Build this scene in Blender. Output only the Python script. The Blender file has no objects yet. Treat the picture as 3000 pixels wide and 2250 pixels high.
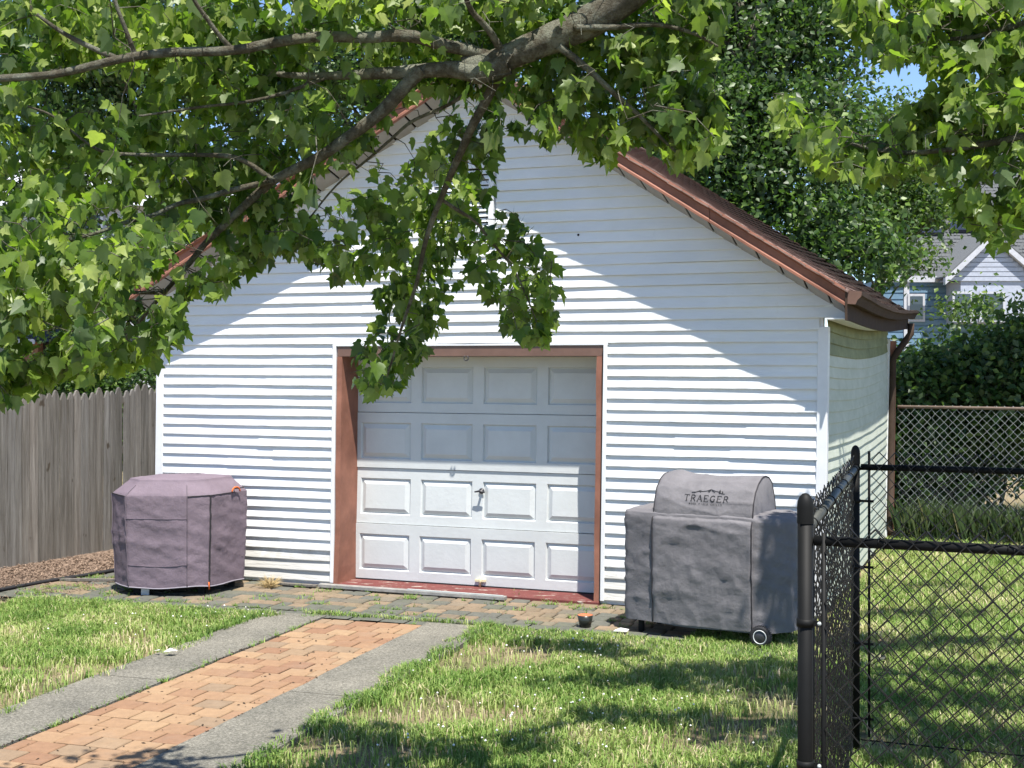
import bpy, math, random
import numpy as np
from mathutils import Vector, Matrix, noise
random.seed(7); rng = np.random.default_rng(7)
SC = bpy.context.scene; COL = SC.collection
# ------------------------------------------------------------------ camera, sky, sun, exposure
CZ, FP, HY = 2.2, 3900.0, 1060.0
cam_d = bpy.data.cameras.new('camera'); cam = bpy.data.objects.new('camera', cam_d); COL.objects.link(cam)
cam.location = (0, 0, CZ); cam.rotation_euler = (math.pi/2, 0, 0)
cam_d.sensor_width = 36; cam_d.lens = FP*36/3000; cam_d.shift_y = -65/3000
cam_d.clip_start = .1; cam_d.clip_end = 1500
SC.camera = cam
SUN = Vector((.134, -.405, 1.0)).normalized()
el = math.asin(SUN.z); az = math.atan2(SUN.x, SUN.y)
w = bpy.data.worlds.new('World'); SC.world = w; w.use_nodes = True
nt = w.node_tree; bg = nt.nodes['Background']
sky = nt.nodes.new('ShaderNodeTexSky'); sky.sky_type = 'NISHITA'; sky.sun_disc = False
sky.sun_elevation = el; sky.sun_rotation = az; sky.ozone_density = 3.0; sky.air_density = .65; sky.dust_density = 0
nt.links.new(sky.outputs[0], bg.inputs[0]); bg.inputs[1].default_value = .125
sl = bpy.data.lights.new('sun', 'SUN'); sl.energy = 5.0; sl.angle = math.radians(.53); sl.color = (1, .955, .89)
so = bpy.data.objects.new('sun', sl); COL.objects.link(so); so.rotation_euler = (-SUN).to_track_quat('-Z', 'Y').to_euler()
SC.view_settings.view_transform = 'Standard'; SC.view_settings.look = 'None'
SC.view_settings.exposure = 1.03; SC.view_settings.gamma = 1; SC.view_settings.use_curve_mapping = False
SC.cycles.max_bounces = 8; SC.cycles.transparent_max_bounces = 8

# ------------------------------------------------------------------ helpers
def W(px, py, d):            # source-photo pixel (3000 wide) at depth d -> place in the yard
    return Vector(((px-1500)/FP*d, d, CZ+(HY-py)/FP*d))
def W2(px, py, d): return W(px*1.3562, py*1.3562, d)
def rnd(a, b): return random.uniform(a, b)

def link(o, parent=None):
    COL.objects.link(o)
    if parent is not None:
        o.parent = parent
        o.location = o.location - parent['_loc'] if False else o.location
    return o
ROOTLOC = {}
def tag(o, label=None, cat=None, group=None, kind=None):
    if label: o['label'] = label
    if cat: o['category'] = cat
    if group: o['group'] = group
    if kind: o['kind'] = kind
    return o
def empty(name, loc, label=None, cat=None, group=None, kind=None):
    o = bpy.data.objects.new(name, None); COL.objects.link(o); o.location = loc; o.empty_display_size = .2
    ROOTLOC[o.name] = Vector(loc)
    return tag(o, label, cat, group, kind)
def wloc(o):
    v = Vector(o.location)
    while o.parent is not None:
        o = o.parent; v = v + Vector(o.location)
    return v
class MB:
    """collects world-space geometry; build() links it as one mesh object"""
    def __init__(s): s.v = []; s.f = []; s.sm = []
    def add(s, vs, fs, smooth=False):
        n = len(s.v); s.v += [tuple(v) for v in vs]; s.f += [tuple(i+n for i in f) for f in fs]; s.sm += [smooth]*len(fs); return s
    def hexa(s, p):   # 8 corners: bottom 0-3 ccw, top 4-7
        return s.add(p, [(3,2,1,0),(4,5,6,7),(0,1,5,4),(1,2,6,5),(2,3,7,6),(3,0,4,7)])
    def box(s, o, a, b, c):  # origin and three edge vectors (right-handed)
        o, a, b, c = map(Vector, (o, a, b, c))
        return s.hexa([o, o+a, o+a+b, o+b, o+c, o+a+c, o+a+b+c, o+b+c])
    def tube(s, pts, r, n=8, caps=True, smooth=True):
        pts = [Vector(p) for p in pts]; m = len(pts)
        rs = r if isinstance(r, (list, tuple)) else [r]*m
        vs = []; up = None
        for i, p in enumerate(pts):
            t = (pts[min(i+1, m-1)]-pts[max(i-1, 0)])
            t = t.normalized() if t.length > 1e-9 else Vector((0, 0, 1))
            if up is None:
                up = Vector((0, 0, 1)) if abs(t.z) < .9 else Vector((1, 0, 0))
            a = t.cross(up)
            if a.length < 1e-6: a = t.cross(Vector((0, 1, 0)))
            a.normalize(); b = a.cross(t).normalized(); up = b
            for k in range(n):
                q = 2*math.pi*k/n
                vs.append(p+a*(rs[i]*math.cos(q))+b*(rs[i]*math.sin(q)))
        fs = [(i*n+k, i*n+(k+1) % n, (i+1)*n+(k+1) % n, (i+1)*n+k) for i in range(m-1) for k in range(n)]
        if caps: fs += [tuple(range(n))[::-1], tuple((m-1)*n+k for k in range(n))]
        return s.add(vs, fs, smooth)
    def lathe(s, c, axis, prof, n=24):  # prof: (radius, dist along axis)
        c = Vector(c); ax = Vector(axis).normalized()
        a = ax.cross(Vector((0, 0, 1)) if abs(ax.z) < .9 else Vector((1, 0, 0))).normalized(); b = ax.cross(a)
        vs = [c+ax*h+(a*math.cos(2*math.pi*k/n)+b*math.sin(2*math.pi*k/n))*r for r, h in prof for k in range(n)]
        m = len(prof)
        fs = [(i*n+k, i*n+(k+1) % n, (i+1)*n+(k+1) % n, (i+1)*n+k) for i in range(m-1) for k in range(n)]
        return s.add(vs, fs, True)
    def poly(s, pts): return s.add(pts, [tuple(range(len(pts)))])
    def build(s, name, mat, parent=None, center=False, kind=None, label=None, bevel=0):
        vs = np.array(s.v, dtype=np.float64).reshape(-1, 3)
        me = bpy.data.meshes.new(name)
        if center: off = Vector(((vs[:, 0].min()+vs[:, 0].max())/2, (vs[:, 1].min()+vs[:, 1].max())/2, vs[:, 2].min()))
        elif parent is not None: off = wloc(parent)
        else: off = Vector((0, 0, 0))
        vv = vs-np.array(off)
        me.from_pydata([tuple(v) for v in vv], [], s.f)
        if any(s.sm): me.polygons.foreach_set('use_smooth', s.sm)
        if mat: me.materials.append(mat)
        o = bpy.data.objects.new(name, me); COL.objects.link(o)
        if parent is not None: o.parent = parent; o.location = off-wloc(parent)
        else: o.location = off
        if bevel:
            m = o.modifiers.new('b', 'BEVEL'); m.width = bevel; m.segments = 2; m.limit_method = 'ANGLE'
        return tag(o, label, kind=kind)

def fast_mesh(name, V, F_loops, nside, mat, parent=None, kind=None, attr=None, label=None):
    """V (n,3), F_loops flat index array of faces with nside corners"""
    me = bpy.data.meshes.new(name); nf = len(F_loops)//nside
    off = np.array(wloc(parent)) if parent is not None else np.zeros(3)
    me.vertices.add(len(V)); me.vertices.foreach_set('co', (V-off).astype(np.float32).ravel())
    me.loops.add(len(F_loops)); me.loops.foreach_set('vertex_index', F_loops.astype(np.int32))
    me.polygons.add(nf); me.polygons.foreach_set('loop_start', (np.arange(nf)*nside).astype(np.int32))
    me.polygons.foreach_set('loop_total', np.full(nf, nside, np.int32))
    if attr is not None:
        a = me.attributes.new('rnd', 'FLOAT', 'POINT'); a.data.foreach_set('value', attr.astype(np.float32))
    me.update(); me.validate()
    me.materials.append(mat)
    o = bpy.data.objects.new(name, me); COL.objects.link(o)
    if parent is not None: o.parent = parent
    return tag(o, label, kind=kind)

# ------------------------------------------------------------------ materials
class N:
    def __init__(s, name):
        s.m = bpy.data.materials.new(name); s.m.use_nodes = True; s.t = s.m.node_tree
        s.p = s.t.nodes['Principled BSDF']; s.out = s.t.nodes['Material Output']
        s.geo = s.t.nodes.new('ShaderNodeNewGeometry')
    def n(s, typ, **kw):
        x = s.t.nodes.new(typ)
        for k, v in kw.items(): setattr(x, k, v)
        return x
    def l(s, a, b): s.t.links.new(a, b)
    def noise(s, scale, detail=4, rough=.6, stretch=None, obj=False, off=None):
        x = s.n('ShaderNodeTexNoise'); x.inputs['Scale'].default_value = scale; x.inputs['Detail'].default_value = detail; x.inputs['Roughness'].default_value = rough
        src = s.geo.outputs['Position']
        mp = s.n('ShaderNodeMapping')
        if stretch: mp.inputs['Scale'].default_value = stretch
        if off: mp.inputs['Location'].default_value = off
        s.l(src, mp.inputs[0]); s.l(mp.outputs[0], x.inputs['Vector'])
        return x.outputs['Fac']
    def ramp(s, fac, stops):
        r = s.n('ShaderNodeValToRGB'); e = r.color_ramp.elements
        while len(e) < len(stops): e.new(.5)
        for i, (p, c) in enumerate(stops):
            e[i].position = p; e[i].color = (*c, 1) if len(c) == 3 else c
        s.l(fac, r.inputs[0]); return r.outputs[0]
    def mix(s, fac, a, b, mode='MIX'):
        x = s.n('ShaderNodeMix'); x.data_type = 'RGBA'; x.blend_type = mode
        for i, v in ((0, fac), (6, a), (7, b)):
            if isinstance(v, (int, float)): x.inputs[i].default_value = v
            elif isinstance(v, tuple): x.inputs[i].default_value = (*v, 1)
            else: s.l(v, x.inputs[i])
        return x.outputs[2]
    def objrnd(s): return s.n('ShaderNodeObjectInfo').outputs['Random']
    def attr(s, nm):
        a = s.n('ShaderNodeAttribute'); a.attribute_name = nm; return a.outputs['Fac']
    def bump(s, h, dist=.01, strength=1):
        b = s.n('ShaderNodeBump'); b.inputs['Distance'].default_value = dist; b.inputs['Strength'].default_value = strength
        s.l(h, b.inputs['Height']); s.l(b.outputs[0], s.p.inputs['Normal']); return b
    def col(s, c):
        if isinstance(c, tuple): s.p.inputs['Base Color'].default_value = (*c, 1)
        else: s.l(c, s.p.inputs['Base Color'])
    def rough(s, r, spec=.5, metal=0):
        s.p.inputs['Roughness'].default_value = r; s.p.inputs['Specular IOR Level'].default_value = spec; s.p.inputs['Metallic'].default_value = metal

def simple(name, c, rough=.6, spec=.4, metal=0, var=.12, scale=9, bump=0, bscale=60):
    k = N(name); k.rough(rough, spec, metal)
    f = k.noise(scale, 5, .65)
    lo = tuple(x*(1-var) for x in c); hi = tuple(min(1, x*(1+var)) for x in c)
    k.col(k.ramp(f, [(.3, lo), (.7, hi)]))
    if bump: k.bump(k.noise(bscale, 3), bump)
    return k.m

def m_siding():
    k = N('vinyl_siding'); k.rough(.45, .35)
    f = k.noise(1.6, 5, .6, stretch=(1, 1, 3)); c = k.ramp(f, [(.3, (.70, .715, .72)), (.7, (.78, .79, .785))])
    r = k.ramp(k.objrnd(), [(0, (.95, .95, .95)), (1, (1, 1, 1))])
    c = k.mix(1.0, c, r, 'MULTIPLY')
    g = k.ramp(k.noise(.9, 4, .7, off=(3, 1, 9)), [(.52, (0, 0, 0)), (.75, (1, 1, 1))])
    c = k.mix(k.mix(.30, (0., 0., 0.), g), c, (.62, .63, .50))
    sx_ = k.n('ShaderNodeSeparateXYZ'); k.l(k.geo.outputs['Position'], sx_.inputs[0])
    ad = k.n('ShaderNodeMath', operation='MULTIPLY_ADD'); k.l(k.noise(5, 6, .75), ad.inputs[0]); ad.inputs[1].default_value = -.55; k.l(sx_.outputs['Z'], ad.inputs[2])
    low = k.ramp(ad.outputs[0], [(0, (1, 1, 1)), (.16, (0, 0, 0))]); c = k.mix(k.mix(.5, (0., 0., 0.), low), c, (.36, .33, .26))
    st = k.ramp(k.noise(9, 5, .8, stretch=(1, 1, .25), off=(2, 7, 1)), [(.62, (0, 0, 0)), (.80, (1, 1, 1))]); c = k.mix(k.mix(.22, (0., 0., 0.), st), c, (.42, .43, .34))
    k.col(c); k.bump(k.noise(7, 2, .5, stretch=(1, 1, 6)), .0045); return k.m
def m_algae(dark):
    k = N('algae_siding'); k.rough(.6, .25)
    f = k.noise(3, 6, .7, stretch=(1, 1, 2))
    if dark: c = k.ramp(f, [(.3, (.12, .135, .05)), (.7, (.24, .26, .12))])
    else: c = k.ramp(f, [(.25, (.40, .44, .35)), (.75, (.55, .575, .50))])  # green light reflected from the grass, put into the side wall's colour
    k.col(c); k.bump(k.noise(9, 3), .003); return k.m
def m_wood_grey():
    k = N('weathered_wood'); k.rough(.85, .2)
    g = k.noise(26, 6, .7, stretch=(1, 1, .045)); fine = k.noise(120, 4, .7, stretch=(1, 1, .05))
    c = k.ramp(g, [(.28, (.10, .088, .072)), (.5, (.19, .172, .15)), (.72, (.29, .27, .24))])
    c2 = k.ramp(k.objrnd(), [(0, (.55, .56, .56)), (.3, (.95, .97, 1)), (.6, (.75, .75, .74)), (1, (1.05, 1.02, 1.0))])
    c = k.mix(1.0, c, c2, 'MULTIPLY')
    kn = k.ramp(k.noise(9, 2, .5, stretch=(1, 1, .5), off=(5, 5, 5)), [(.0, (0, 0, 0)), (.69, (0, 0, 0)), (.74, (1, 1, 1))])
    c = k.mix(kn, c, (.07, .055, .04)); k.col(c)
    h = k.mix(.5, g, fine); k.bump(h, .016, 1); return k.m
def m_brick():
    k = N('clay_paver'); k.rough(.85, .25)
    c = k.ramp(k.objrnd(), [(0, (.235, .135, .082)), (.35, (.285, .18, .107)), (.7, (.325, .22, .13)), (1, (.225, .165, .11))])
    s = k.ramp(k.noise(14, 6, .7), [(.3, (.82, .80, .78)), (.7, (1.06, 1.03, 1.0))]); c = k.mix(1., c, s, 'MULTIPLY')
    d = k.ramp(k.noise(3.2, 5, .7, off=(2, 2, 2)), [(.52, (0, 0, 0)), (.78, (1, 1, 1))]); c = k.mix(k.mix(.35, (0., 0., 0.), d), c, (.25, .20, .15))
    sp = k.ramp(k.noise(140, 2, .5), [(.66, (0, 0, 0)), (.72, (1, 1, 1))]); c = k.mix(k.mix(.5, (0., 0., 0.), sp), c, (.12, .09, .06))
    k.col(c); k.bump(k.noise(90, 5, .7), .004); return k.m
def m_cobble():
    k = N('concrete_paver'); k.rough(.9, .2)
    c = k.ramp(k.objrnd(), [(0, (.115, .12, .105)), (.3, (.135, .135, .12)), (.45, (.20, .155, .11)), (.75, (.25, .19, .135)), (1, (.19, .165, .13))])
    s = k.ramp(k.noise(12, 6, .75), [(.3, (.72, .72, .70)), (.7, (1.1, 1.07, 1.0))]); c = k.mix(1., c, s, 'MULTIPLY')
    g = k.ramp(k.noise(2.1, 5, .7, off=(7, 2, 2)), [(.5, (0, 0, 0)), (.72, (1, 1, 1))]); c = k.mix(k.mix(.3, (0., 0., 0.), g), c, (.13, .15, .06))
    k.col(c); k.bump(k.noise(70, 5, .75), .008); return k.m
def m_concrete():
    k = N('old_concrete'); k.rough(.92, .2)
    v = k.n('ShaderNodeTexVoronoi'); v.inputs['Scale'].default_value = 75; k.l(k.geo.outputs['Position'], v.inputs['Vector'])
    a = k.ramp(k.noise(62, 5, .85), [(.32, (.065, .062, .052)), (.5, (.17, .163, .136)), (.68, (.34, .32, .275))])
    b = k.ramp(k.noise(1.7, 5, .65), [(.3, (.68, .68, .67)), (.7, (1.1, 1.08, 1.05))])
    c = k.mix(1., a, b, 'MULTIPLY'); k.col(c)
    k.bump(k.mix(.5, v.outputs['Distance'], k.noise(120, 3)), .008); return k.m
def m_soil():
    k = N('lawn_soil'); k.rough(1, .1)
    a = k.ramp(k.noise(40, 6, .75), [(.3, (.15, .12, .07)), (.7, (.36, .29, .18))])
    g = k.ramp(k.noise(26, 6, .8), [(.3, (.07, .075, .03)), (.7, (.22, .20, .11))])
    f = k.ramp(k.noise(.9, 5, .6), [(.36, (0, 0, 0)), (.52, (1, 1, 1))])
    k.col(k.mix(f, g, a)); k.bump(k.noise(60, 6, .8), .02); return k.m
def m_grass():
    k = N('grass_blades'); k.rough(.62, .3)
    r = k.attr('rnd')
    c = k.ramp(r, [(0, (.08, .16, .03)), (.3, (.15, .26, .045)), (.55, (.27, .37, .09)), (.75, (.42, .46, .17)), (.88, (.56, .47, .28)), (1, (.66, .56, .38))])
    k.col(c)
    tr = k.n('ShaderNodeBsdfTranslucent'); k.l(c, tr.inputs[0]); mx = k.n('ShaderNodeMixShader'); mx.inputs[0].default_value = .35
    k.l(k.p.outputs[0], mx.inputs[1]); k.l(tr.outputs[0], mx.inputs[2]); k.l(mx.outputs[0], k.out.inputs[0]); return k.m
def m_leaf(name, stops, trans=.4, rough=.45, spec=.45, objr=False, tint=1.25):
    k = N(name); k.rough(rough, spec)
    r = k.attr('rnd') if not objr else k.objrnd()
    c = k.ramp(r, stops)
    v = k.ramp(k.noise(55, 3, .6), [(.3, (.85, .88, .85)), (.7, (1.1, 1.08, 1.0))]); c = k.mix(1., c, v, 'MULTIPLY')
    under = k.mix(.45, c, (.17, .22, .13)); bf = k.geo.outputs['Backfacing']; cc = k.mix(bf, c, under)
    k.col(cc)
    tc = k.mix(1., c, (1.25*tint, 1.5*tint, .55*tint), 'MULTIPLY')
    tr = k.n('ShaderNodeBsdfTranslucent'); k.l(tc, tr.inputs[0]); mx = k.n('ShaderNodeMixShader'); mx.inputs[0].default_value = trans
    k.l(k.p.outputs[0], mx.inputs[1]); k.l(tr.outputs[0], mx.inputs[2]); k.l(mx.outputs[0], k.out.inputs[0]); return k.m
def m_bark():
    k = N('maple_bark'); k.rough(.9, .2)
    a = k.ramp(k.noise(22, 7, .75, stretch=(1, 1, 1)), [(.3, (.055, .046, .032)), (.52, (.13, .115, .08)), (.72, (.27, .25, .19))])
    l_ = k.ramp(k.noise(9, 6, .75, off=(4, 3, 3)), [(.47, (0, 0, 0)), (.60, (1, 1, 1))]); a = k.mix(k.mix(.75, (0., 0., 0.), l_), a, (.30, .31, .24))
    k.col(a); k.bump(k.noise(60, 6, .8), .03); return k.m
def m_cloth(name, c, orange=False):
    k = N(name); k.rough(.78, .3)
    f = k.noise(5, 5, .65); k.col(k.ramp(f, [(.3, tuple(x*.88 for x in c)), (.7, tuple(x*1.12 for x in c))]))
    a = k.noise(14, 4, .6); b = k.noise(700, 1, .5); k.bump(k.mix(.12, a, b), .012, .8); return k.m
def m_red():
    k = N('red_painted_concrete'); k.rough(.8, .3)
    c = k.ramp(k.noise(6, 5, .7), [(.3, (.105, .030, .026)), (.7, (.155, .046, .040))])
    p = k.ramp(k.noise(9, 6, .7, stretch=(.6, 2.2, 1), off=(1, 8, 0)), [(.60, (0, 0, 0)), (.63, (1, 1, 1))]); k.col(k.mix(p, c, (.36, .32, .27)))
    k.bump(k.noise(50, 4), .004); return k.m
def m_shingle(name, base, alt):
    k = N(name); k.rough(.95, .15)
    c = k.ramp(k.objrnd(), [(0, base), (.5, alt), (1, tuple(x*.7 for x in base))])
    s = k.ramp(k.noise(160, 3, .7), [(.3, (.7, .7, .7)), (.7, (1.2, 1.2, 1.2))]); k.col(k.mix(1., c, s, 'MULTIPLY')); k.bump(k.noise(160, 3), .004); return k.m

M = dict(
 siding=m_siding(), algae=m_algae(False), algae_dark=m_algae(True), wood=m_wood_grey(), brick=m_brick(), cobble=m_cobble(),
 concrete=m_concrete(), soil=m_soil(), grass=m_grass(), bark=m_bark(),
 trim=simple('white_trim', (.72, .73, .74), .4, .4, var=.04), door=simple('door_paint', (.56, .585, .58), .42, .4, var=.05, scale=4, bump=.0015, bscale=25),
 brown=simple('brown_metal', (.15, .085, .062), .42, .5, var=.15, scale=5, bump=.004, bscale=6), fascia=simple('rust_brown_metal', (.25, .112, .075), .6, .25, var=.3, scale=3, bump=.004, bscale=5),
 gutter=simple('gutter_brown', (.060, .042, .032), .85, .08, var=.2, scale=7), soffit=simple('soffit_vinyl', (.33, .31, .285), .6, .3, var=.1),
 gap=simple('soffit_gap', (.02, .016, .012), .9, .1), red=m_red(), rubber=simple('rubber', (.02, .02, .022), .7, .3, bump=.002, bscale=150),
 steel=simple('galvanised_steel', (.36, .39, .38), .5, .5, metal=.0, var=.15, scale=20), strip=simple('weathered_aluminium', (.28, .27, .25), .6, .4, metal=.2, var=.3, scale=15),
 black=simple('black_vinyl', (.007, .007, .0065), .6, .18, var=.2), blackwire=simple('black_vinyl_wire', (.010, .010, .011), .38, .5, var=.2),
 clothA=m_cloth('purple_grey_cover', (.165, .128, .152)), clothB=m_cloth('grey_cover', (.150, .143, .150)), seam=simple('seam_black', (.03, .027, .03), .7, .3),
 piping=simple('grey_piping', (.13, .105, .125), .6, .3), print=simple('black_print', (.012, .012, .014), .6, .3), orange=simple('orange_webbing', (.62, .13, .03), .7, .3),
 dark=simple('dark_inside', (.02, .02, .02), .9, .1), hub=simple('dark_plastic', (.035, .035, .04), .4, .5), railb=simple('faded_black_rail', (.05, .052, .045), .45, .4), hemm=simple('pale_hem', (.26, .24, .27), .7, .3), rim=simple('pale_rim', (.55, .56, .56), .4, .5),  # the side rail's black is lightened to carry the sunlight on it
 cream=simple('cream_plastic', (.62, .56, .36), .5, .4), terra=simple('terracotta', (.40, .13, .06), .85, .2), potb=simple('dark_glaze', (.02, .022, .018), .3, .5),
 paper=simple('white_scrap', (.75, .75, .73), .7, .3), mulch=simple('wood_mulch', (.16, .115, .085), .95, .1, var=.5, scale=30), straw=simple('dry_straw', (.45, .34, .17), .85, .2, var=.3, scale=30),
 shingle=m_shingle('red_brown_shingle', (.24, .155, .13), (.33, .235, .20)), gshingle=m_shingle('grey_shingle', (.125, .132, .135), (.175, .182, .185)), solar=simple('solar_panel', (.018, .022, .034), .2, .6, var=.2),
 bluewall=simple('blue_siding', (.13, .22, .31), .6, .3), lilac=simple('pale_siding', (.38, .41, .48), .6, .3), brickwall=simple('brick_wall', (.25, .14, .09), .9, .2, var=.3, scale=25), glass=simple('window_glass', (.03, .04, .05), .08, .7), palewall=simple('pale_wall', (.46, .47, .50), .7, .3),
 darkroof=simple('dark_roof', (.045, .042, .045), .9, .2, var=.3, scale=20), flower=simple('clover_flower', (.75, .73, .68), .8, .2),
 maple=m_leaf('maple_leaf', [(0, (.050, .095, .020)), (.35, (.118, .185, .032)), (.7, (.205, .272, .052)), (1, (.34, .39, .13))], .48, rough=.42, spec=.42),
 maple_one=m_leaf('maple_leaf_single', [(0, (.050, .095, .020)), (.35, (.118, .185, .032)), (.7, (.205, .272, .052)), (1, (.34, .39, .13))], .48, rough=.42, spec=.42, objr=True),
 dtree=m_leaf('dark_tree_leaf', [(0, (.020, .048, .012)), (.5, (.045, .095, .018)), (.8, (.09, .16, .028)), (1, (.18, .27, .06))], .3),
 weed=m_leaf('weed_stalks', [(0, (.02, .04, .012)), (.5, (.05, .085, .025)), (.85, (.10, .12, .045)), (1, (.26, .22, .12))], .3),
 shrub=m_leaf('shrub_leaf', [(0, (.03, .065, .016)), (.5, (.065, .12, .025)), (.85, (.12, .18, .035)), (1, (.18, .25, .05))], .35),
)

# ------------------------------------------------------------------ ground
def ground_obj(name, poly, z, mat, nx=1):
    m = MB(); m.poly([(x, y, z) for x, y in poly]); return tag(m.build(name, mat), kind='structure')
ground_obj('ground', [(-400, -60), (400, -60), (400, 900), (-400, 900)], -.03, M['soil'])

# garage frame: L = left front corner, U along the front (left to right), V into the depth
L = Vector((-3.68, 13.83, 0)); U = Vector((.9334, -.3587, 0)); V = Vector((.3587, .9334, 0)); GW, GD = 6.78, 5.6; SH = .014
def G(u, v, z): return L + U*(u+SH*z) + V*v + Vector((0, 0, z))
def Gf(u, v, z): return L + U*u + V*v + Vector((0, 0, z))
def toUV(x, y):
    dx, dy = x-L.x, y-L.y; return dx*U.x+dy*U.y, dx*V.x+dy*V.y
def rise(v): return .011*max(v, 0)
def sag(v): return -.075*math.sin(math.pi*min(max(v/GD, 0), 1))

# path frame
PA = Vector((-1.63, 11.40, 0)); PP = Vector((-.318, -.948, 0)).normalized(); PQ = Vector((.948, -.318, 0)).normalized()
def P(q, s, z=0): return PA + PQ*q + PP*s + Vector((0, 0, z))
path = empty('path', (-1.6, 9, 0), kind='structure')
m = MB(); m.box(P(-.02, -.02, -.06), PP*5.6, PQ*.97, (0, 0, .042)); m.build('mortar_bed', simple('sand_joint', (.03, .022, .015), 1, .1, var=.4, scale=60, bump=.01), path)
def wobbly(q0, q1, s0, s1, z, n=28, amp=.02, seed=0):
    m = MB(); vs = []; 
    for i in range(n+1):
        s = s0+(s1-s0)*i/n
        a = q0 + amp*noise.noise(Vector((s*2.1, seed, 0))); b = q1 + amp*noise.noise(Vector((s*2.1, seed+9, 0)))
        vs += [P(a, s, z), P(b, s, z), P(b, s, -.05), P(a, s, -.05)]
    for i in range(n):
        k = i*4; m.add([vs[k+j] for j in range(8)], [(0, 1, 5, 4), (1, 2, 6, 5), (4, 7, 3, 0)])
    m.poly([vs[3], vs[2], vs[1], vs[0]])
    return m
for q0, q1, sd in ((-.56, -.015, 1), (.935, 1.50, 5)):
    for j, (s0, s1) in enumerate(((-.12, 2.35), (2.357, 6.0))):
        o = wobbly(q0, q1, s0, s1, .006, seed=sd+0).build('concrete_slab', M['concrete'], path)
BW, BL = .2075, .192
brick_me = {}
def brick_mesh(key, a, b, h, mat, bev=.006):
    if key in brick_me: return brick_me[key]
    me = bpy.data.meshes.new(key[0]); e = bev
    vs = [(-a/2, -b/2, -h), (a/2, -b/2, -h), (a/2, b/2, -h), (-a/2, b/2, -h),
          (-a/2, -b/2, -e), (a/2, -b/2, -e), (a/2, b/2, -e), (-a/2, b/2, -e),
          (-a/2+e, -b/2+e, 0), (a/2-e, -b/2+e, 0), (a/2-e, b/2-e, 0), (-a/2+e, b/2-e, 0)]
    fs = [(0, 1, 5, 4), (1, 2, 6, 5), (2, 3, 7, 6), (3, 0, 4, 7), (4, 5, 9, 8), (5, 6, 10, 9), (6, 7, 11, 10), (7, 4, 8, 11), (8, 9, 10, 11)]
    me.from_pydata(vs, [], fs); me.materials.append(mat); brick_me[key] = me; return me
def put(me, name, loc, rz, parent, tilt=.008):
    o = bpy.data.objects.new(name, me); COL.objects.link(o); o.parent = parent
    o.location = Vector(loc)-wloc(parent); o.rotation_euler = (rnd(-tilt, tilt), rnd(-tilt, tilt), rz+rnd(-tilt, tilt)*1.5); return o
ang = math.atan2(PQ.y, PQ.x)
for r in range(29):
    s = .0+BL*(r+.5)
    half = r % 2
    q = .0
    pieces = [.5, 1, 1, 1, 1] if not half else [1, 1, 1, 1, .5]
    for w_ in pieces:
        ww = w_*BW
        me = brick_mesh(('brick', w_), ww-.014, BL-.014, .05, M['brick'])
        put(me, 'brick', P(q+ww/2+.003, s, .004+rnd(-.0025, .0025)), ang, path)
        q += ww
# ---- patio of concrete pavers
F0 = Vector((-5.115, 13.3, .14)); FD = Vector((.51, .86, .028)).normalized(); FN = Vector((.86, -.51, 0))
patio = empty('patio', tuple(Gf(3, -.7, 0)), kind='structure')
m = MB(); m.box(Gf(-2.4, -1.72, -.06), U*9.9, V*1.75, (0, 0, .042)); m.box(Gf(-2.4, .031, -.06), U*2.3, V*1.2, (0, 0, .041)); m.build('sand_bed', simple('patio_joint', (.045, .042, .027), 1, .1, var=.5, scale=50, bump=.01), patio)
def in_path(x, y):
    d = Vector((x, y, 0))-PA; q = d.dot(PQ); s = d.dot(PP); return -.58 < q < 1.52 and s > -.1
cw, cd = .178, .182; uang = math.atan2(U.y, U.x); npv = 0; pv_stuff = MB()
for r in range(-5, 9):
    vv = -.02-cd*(r+.5)
    u = -2.3 + (r % 2)*cw*.5
    while u < 7.3:
        wsc = random.choice((1, 1, 1, .66, 1.33)); ww = cw*wsc
        p = Gf(u+ww/2, vv, 0)
        vis = p.x/p.y*FP > -1560 and not (2.08 < u+ww/2 < 4.80 and vv > -.08)
        if r < 0 and u > -.3: break
        if not in_path(p.x, p.y) and vis and (p.y-F0.y)*FD.x-(p.x-F0.x)*FD.y < -.42:
            me = brick_mesh(('paver', wsc), ww-.016, cd-.016, .04, M['cobble'], .009)
            if npv < 299: put(me, 'paver', (p.x, p.y, .0+rnd(-.004, .004)), uang, patio, .014); npv += 1
            else:
                a = U*(ww/2-.006); b = V*(cd/2-.006); h = Vector((0, 0, rnd(-.004, .004))); pv_stuff.poly([p-a-b+h, p+a-b+h, p+a+b+h, p-a+b+h])
        u += ww
if pv_stuff.v: pv_stuff.build('far_paver', M['cobble'], patio, kind='stuff')

# ------------------------------------------------------------------ garage
CH = .1016; AP = 4.60; OH = .30; EV = .20
GC = GW/2+.15; TOP = 4.99; PIT = {1: .637, -1: .548}; EVS = {1: GW+EV-GC, -1: GC+EV}
def wall_half(z, sd): return (TOP-.145-z)/PIT[sd]
gar = empty('garage', tuple(Gf(GW/2, 0, 0)), 'white sided gable garage with rust brown trim and a four panel high door', 'garage')
DU0, DU1, DH = 2.09, 4.79, 2.32
m = MB()  # sheathing behind the boards
m.box(G(.02, .004, 0), U*(DU0-.0), V*.1, Vector((0, 0, DH))+U*SH*DH); m.box(G(DU1, .004, 0), U*(GW-.02-DU1), V*.1, Vector((0, 0, DH))+U*SH*DH)
pts = [(0.02, DH), (GW-.02, DH), (GW-.02, 2.76), (GC, 4.80), (.02, 2.80)]
n = len(pts); vs = [G(u, .004, z) for u, z in pts]+[G(u, .1, z) for u, z in pts]
m.add(vs, [tuple(range(n)), tuple(range(2*n-1, n-1, -1))]+[(i, i+n, (i+1) % n+n, (i+1) % n) for i in range(n)])
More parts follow.
